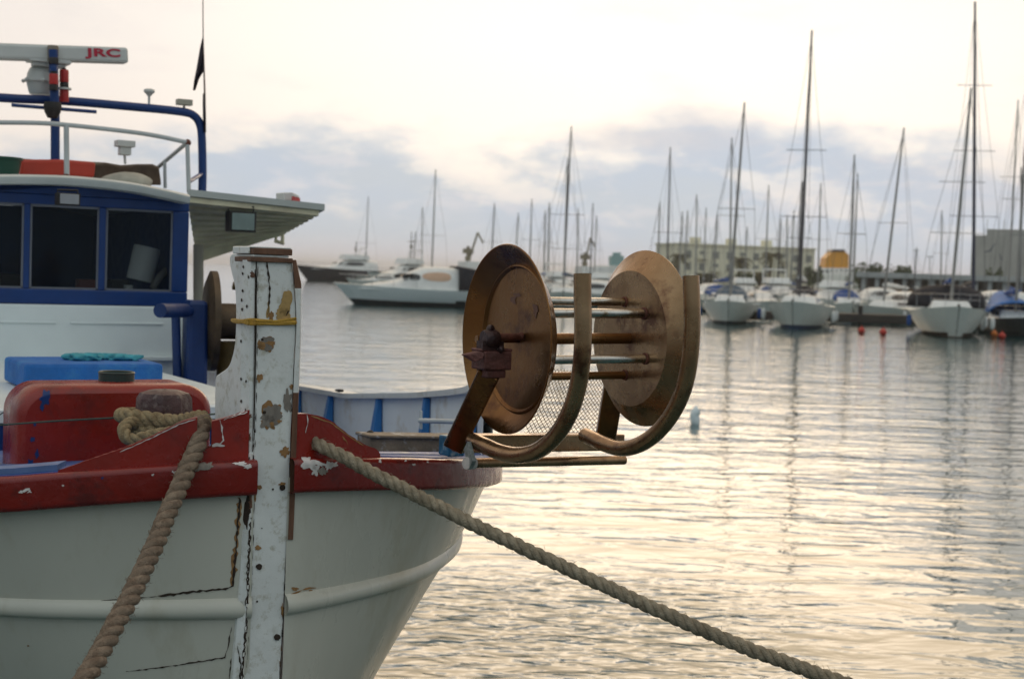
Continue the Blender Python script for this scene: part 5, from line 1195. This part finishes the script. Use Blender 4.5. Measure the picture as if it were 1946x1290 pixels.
# grey concrete block
d = 215; a = pos(1843, d, 1.3); b = pos(2080, d-6, 1.3); dd = (b-a); Lb = dd.length; dd.normalize(); nn = Vector((-dd.y, dd.x, 0)); zt = ztop(1850, 447, d)
gb = mat('grey_block', (.40, .40, .37), .9, var=.16, scale=.25, bump=.2, bscale=1.2)
root = empty('concrete_block', (a+b)/2, 'windowless grey concrete building with dark scrawls at the right edge', 'building')
mb = MB(); mb.box((a+b)/2+nn*8+Vector((0, 0, (zt-1.3)/2)), (Lb, 16, zt-1.3), dd, nn); bv = mb.bvh()
seam(mb, bv, [(1870, 480), (1882, 476), (1889, 466), (1892, 462)], 2.6, 1, 71, .4, .02); seam(mb, bv, [(1872, 477), (1880, 478)], 2.5, 1, 72, .4, .02); seam(mb, bv, [(1898, 482), (1902, 490), (1906, 495)], 2.2, 1, 73, .4, .02)
mb.build('wall', [gb, mat('scrawl', (.06, .09, .12), .8)], root)
mb = MB(); mb.box(a+dd*6+nn*4+Vector((0, 0, zt-1.3+.5)), (8, 6, 1.0), dd, nn); mb.box(a+dd*12.5+nn*4+Vector((0, 0, zt-1.3+.25)), (4, 5, .5), dd, nn)
for k in (2, 4.4, 7): mb.tube([a+dd*k+nn*2+Vector((0, 0, zt-1.3)), a+dd*k+nn*2+Vector((0, 0, zt+1.2))], .05, 5)
mb.build('roof', gb, root)
# ferry with a yellow funnel
root = empty('ferry', pos(1590, 330, 0), 'white ferry with a yellow funnel rising behind the moored boats', 'ferry')
def fbx(mb, x0, x1, y0, y1, d, dep): 
    a, b = P(x0, y1, d), P(x1, y1, d); c_, e_ = P(x1, y0, d), P(x0, y0, d); D = Vector((0, dep, 0)); mb.hexa([a, b, b+D, a+D, e_, c_, c_+D, e_+D])
mb = MB(); fbx(mb, 1552, 1640, 522, 552, 330, 14); mb.build('hull', gel, root)
mb = MB(); fbx(mb, 1558, 1634, 510, 521.5, 331, 11); mb.build('superstructure', gel_top, root, bevel=.1)
mb = MB(); o_ = [P(1567, 509, 332), P(1613, 509.5, 332), P(1613.5, 484, 332), P(1606, 478, 332), P(1582, 478, 332), P(1570, 490, 332)]; mb.prism(o_, Vector((0, 6, 0))); fu = mb.build('funnel', mat('funnel_yellow', (.70, .30, .0), .5, var=.08), root, bevel=.15)
mb = MB(); o_ = [P(1580, 478, 331.8), P(1607, 478, 331.8), P(1605, 474, 331.8), P(1584, 474, 331.8)]; mb.prism(o_, Vector((0, 6, 0))); mb.build('funnel_top', dark_metal, fu)
mb = MB()
for k in range(8): q = P(1563+k*9, 515.5, 330.9); mb = MB(); mb.box(q, (.6, .05, .45)); mb.build('window', smoked, root)
# distant teal ship between the reel discs
root = empty('ship', pos(1172, 420, 0), 'pale teal ship superstructure just left of the far reel disc', 'ship')
mb = MB(); fbx(mb, 1150, 1200, 505, 525, 420, 12); mb.build('hull', gel, root); tl = mat('teal_ship', (.18, .36, .36), .6)
mb = MB(); fbx(mb, 1161, 1186, 486, 504.5, 421, 10); mb.build('superstructure', tl, root, bevel=.1); mb = MB(); fbx(mb, 1166, 1180, 480, 485.5, 422, 5); mb.build('bridge', tl, root)
# trees: clouds of leaf clumps on a trunk with limbs
leaf = mat('foliage', (.06, .085, .025), .8, var=.5, scale=.9); leaf2 = mat('palm_leaf', (.10, .085, .03), .8, var=.4, scale=1); bark = mat('bark', (.12, .085, .055), .9, var=.3, scale=2)
def tree(px, py0, py1, d, wpx, label, seed, m=leaf, group='trees along the shore', name='tree'):
    rnd = random.Random(seed); top = P(px, py0, d).z; base = pos(px, d, 1.2); w = wpx/FOC*d/2; h = top-1.2
    root = empty(name, base, label, 'tree', group)
    mb = MB(); mb.tube([base, base+Vector((.1, 0, h*.3)), base+Vector((0, 0, h*.6))], [.16, .12, .06], 7)
    for k in range(5): a = rnd.uniform(0, 6.3); mb.tube([base+Vector((.05, 0, h*.3)), base+Vector((cos(a)*w*.6, sin(a)*w*.6, h*.7))], [.06, .02], 5)
    mb.build('trunk', bark, root)
    mb = MB(); cs = [(rnd.uniform(-.8, .8)*w, rnd.uniform(-.8, .8)*w, h*rnd.uniform(.35, .85), rnd.uniform(.25, .45)) for _ in range(14)]
    for cx, cy, cz, cr_ in cs:
        for _ in range(70):
            v_ = Vector((rnd.gauss(0, 1), rnd.gauss(0, 1), rnd.gauss(0, 1))).normalized()*rnd.random()**.4; p = base+Vector((cx, cy, cz))+Vector((v_.x*w*cr_, v_.y*w*cr_, v_.z*h*.28))
            if p.z > top: p.z = top-rnd.random()*.4
            a = Vector((rnd.gauss(0, 1), rnd.gauss(0, 1), rnd.gauss(0, 1))).normalized()*.22; b_ = Vector((rnd.gauss(0, 1), rnd.gauss(0, 1), rnd.gauss(0, 1))).normalized()*.16; mb.add([p-a, p+b_, p+a, p-b_], [(0, 1, 2, 3)])
    mb.build('crown', m, root)
def palm(px, py0, d, label, seed, r=1.9):
    rnd = random.Random(seed); top = P(px, py0, d).z; base = pos(px, d, 1.2); h = top-1.2-r*.7; root = empty('palm_tree', base, label, 'palm tree', 'palm trees along the shore')
    mb = MB(); c_ = base+Vector((.2, 0, h)); mb.tube(catmull([base, base+Vector((.05, 0, h*.5)), c_], 4), .2, 8); mb.build('trunk', bark, root)
    mb = MB()
    for k in range(34):
        a = rnd.uniform(0, 6.3); e = rnd.uniform(-.5, 1.2); L0 = r*rnd.uniform(.8, 1.1); dr = Vector((cos(a), sin(a), 0)); pts = [c_ + dr*L0*u*cos(e*.6) + Vector((0, 0, L0*(u*sin(e)*1.0 - u*u*.75))) for u in (0, .25, .5, .75, 1)]
        sd = Vector((-dr.y, dr.x, 0))
        for p, q in zip(pts[:-1], pts[1:]):
            for f in (0, .33, .66):
                m_ = p.lerp(q, f); 
                for sg in (-1, 1): t_ = m_+sd*sg*.38+(q-p)*.6+Vector((0, 0, -.22)); mb.add([m_, m_+(q-p)*.3, t_], [(0, 1, 2)])
    mb.build('crown', leaf2, root)
palm(1403, 476, 225, 'bushy palm with a round crown before the middle of the cream building', 1, 2.3)
palm(1462, 468, 215, 'slim palm with ragged fronds right of the round palm', 2, 2.0)
palm(1286, 472, 225, 'brown palm at the left end of the cream building', 3, 1.8)
palm(1443, 508, 205, 'short palm between the two taller palms', 4, 1.5)
tree(1637, 501, 530, 205, 60, 'dark green tree just right of the yellow funnel', 11); tree(1665, 500, 530, 207, 78, 'widest green tree above the long low arcade', 12)
tree(1712, 505, 530, 200, 44, 'small green tree right of the slanting sail mast', 13); tree(1890, 506, 530, 196, 46, 'low dark tree before the grey concrete block', 14)
tree(1545, 506, 530, 225, 30, 'small tree at the right end of the cream building', 15); tree(1425, 520, 535, 205, 50, 'dark bush under the cream building windows', 16); tree(1335, 520, 535, 205, 40, 'brownish bush at the left under the cream building', 17, leaf2)
# street lamps and a small flag on the shore
for px, py0, lab in ((1740, 476, 'thin lamp post above the low arcade, left one'), (1766, 488, 'thin lamp post above the low arcade, right one')):
    base = pos(px, 182, 1.3); t_ = P(px+1, py0, 182); mb = MB(); mb.tube([base, t_], .06, 6); mb.box(t_, (.8, .2, .12)); tag(mb.build('street_lamp', steel), lab, 'street lamp', 'lamp posts on the shore')

# ------------------------------------------------------------------ the air between
hz = bpy.data.materials.new('haze'); hz.use_nodes = True; nt = hz.node_tree; nt.nodes.clear()
o_ = nt.nodes.new('ShaderNodeOutputMaterial'); v_ = nt.nodes.new('ShaderNodeVolumePrincipled'); v_.inputs['Color'].default_value = (.86, .90, .95, 1); v_.inputs['Density'].default_value = .0003; v_.inputs['Anisotropy'].default_value = .6
nt.links.new(v_.outputs[0], o_.inputs['Volume'])
mb = MB(); mb.hexa([(-7000, -80, -3.2), (7000, -80, -3.2), (7000, 7200, -3.2), (-7000, 7200, -3.2), (-7000, -80, 32), (7000, -80, 32), (7000, 7200, 32), (-7000, 7200, 32)])
tag(mb.build('haze', hz), None, None, kind='stuff')
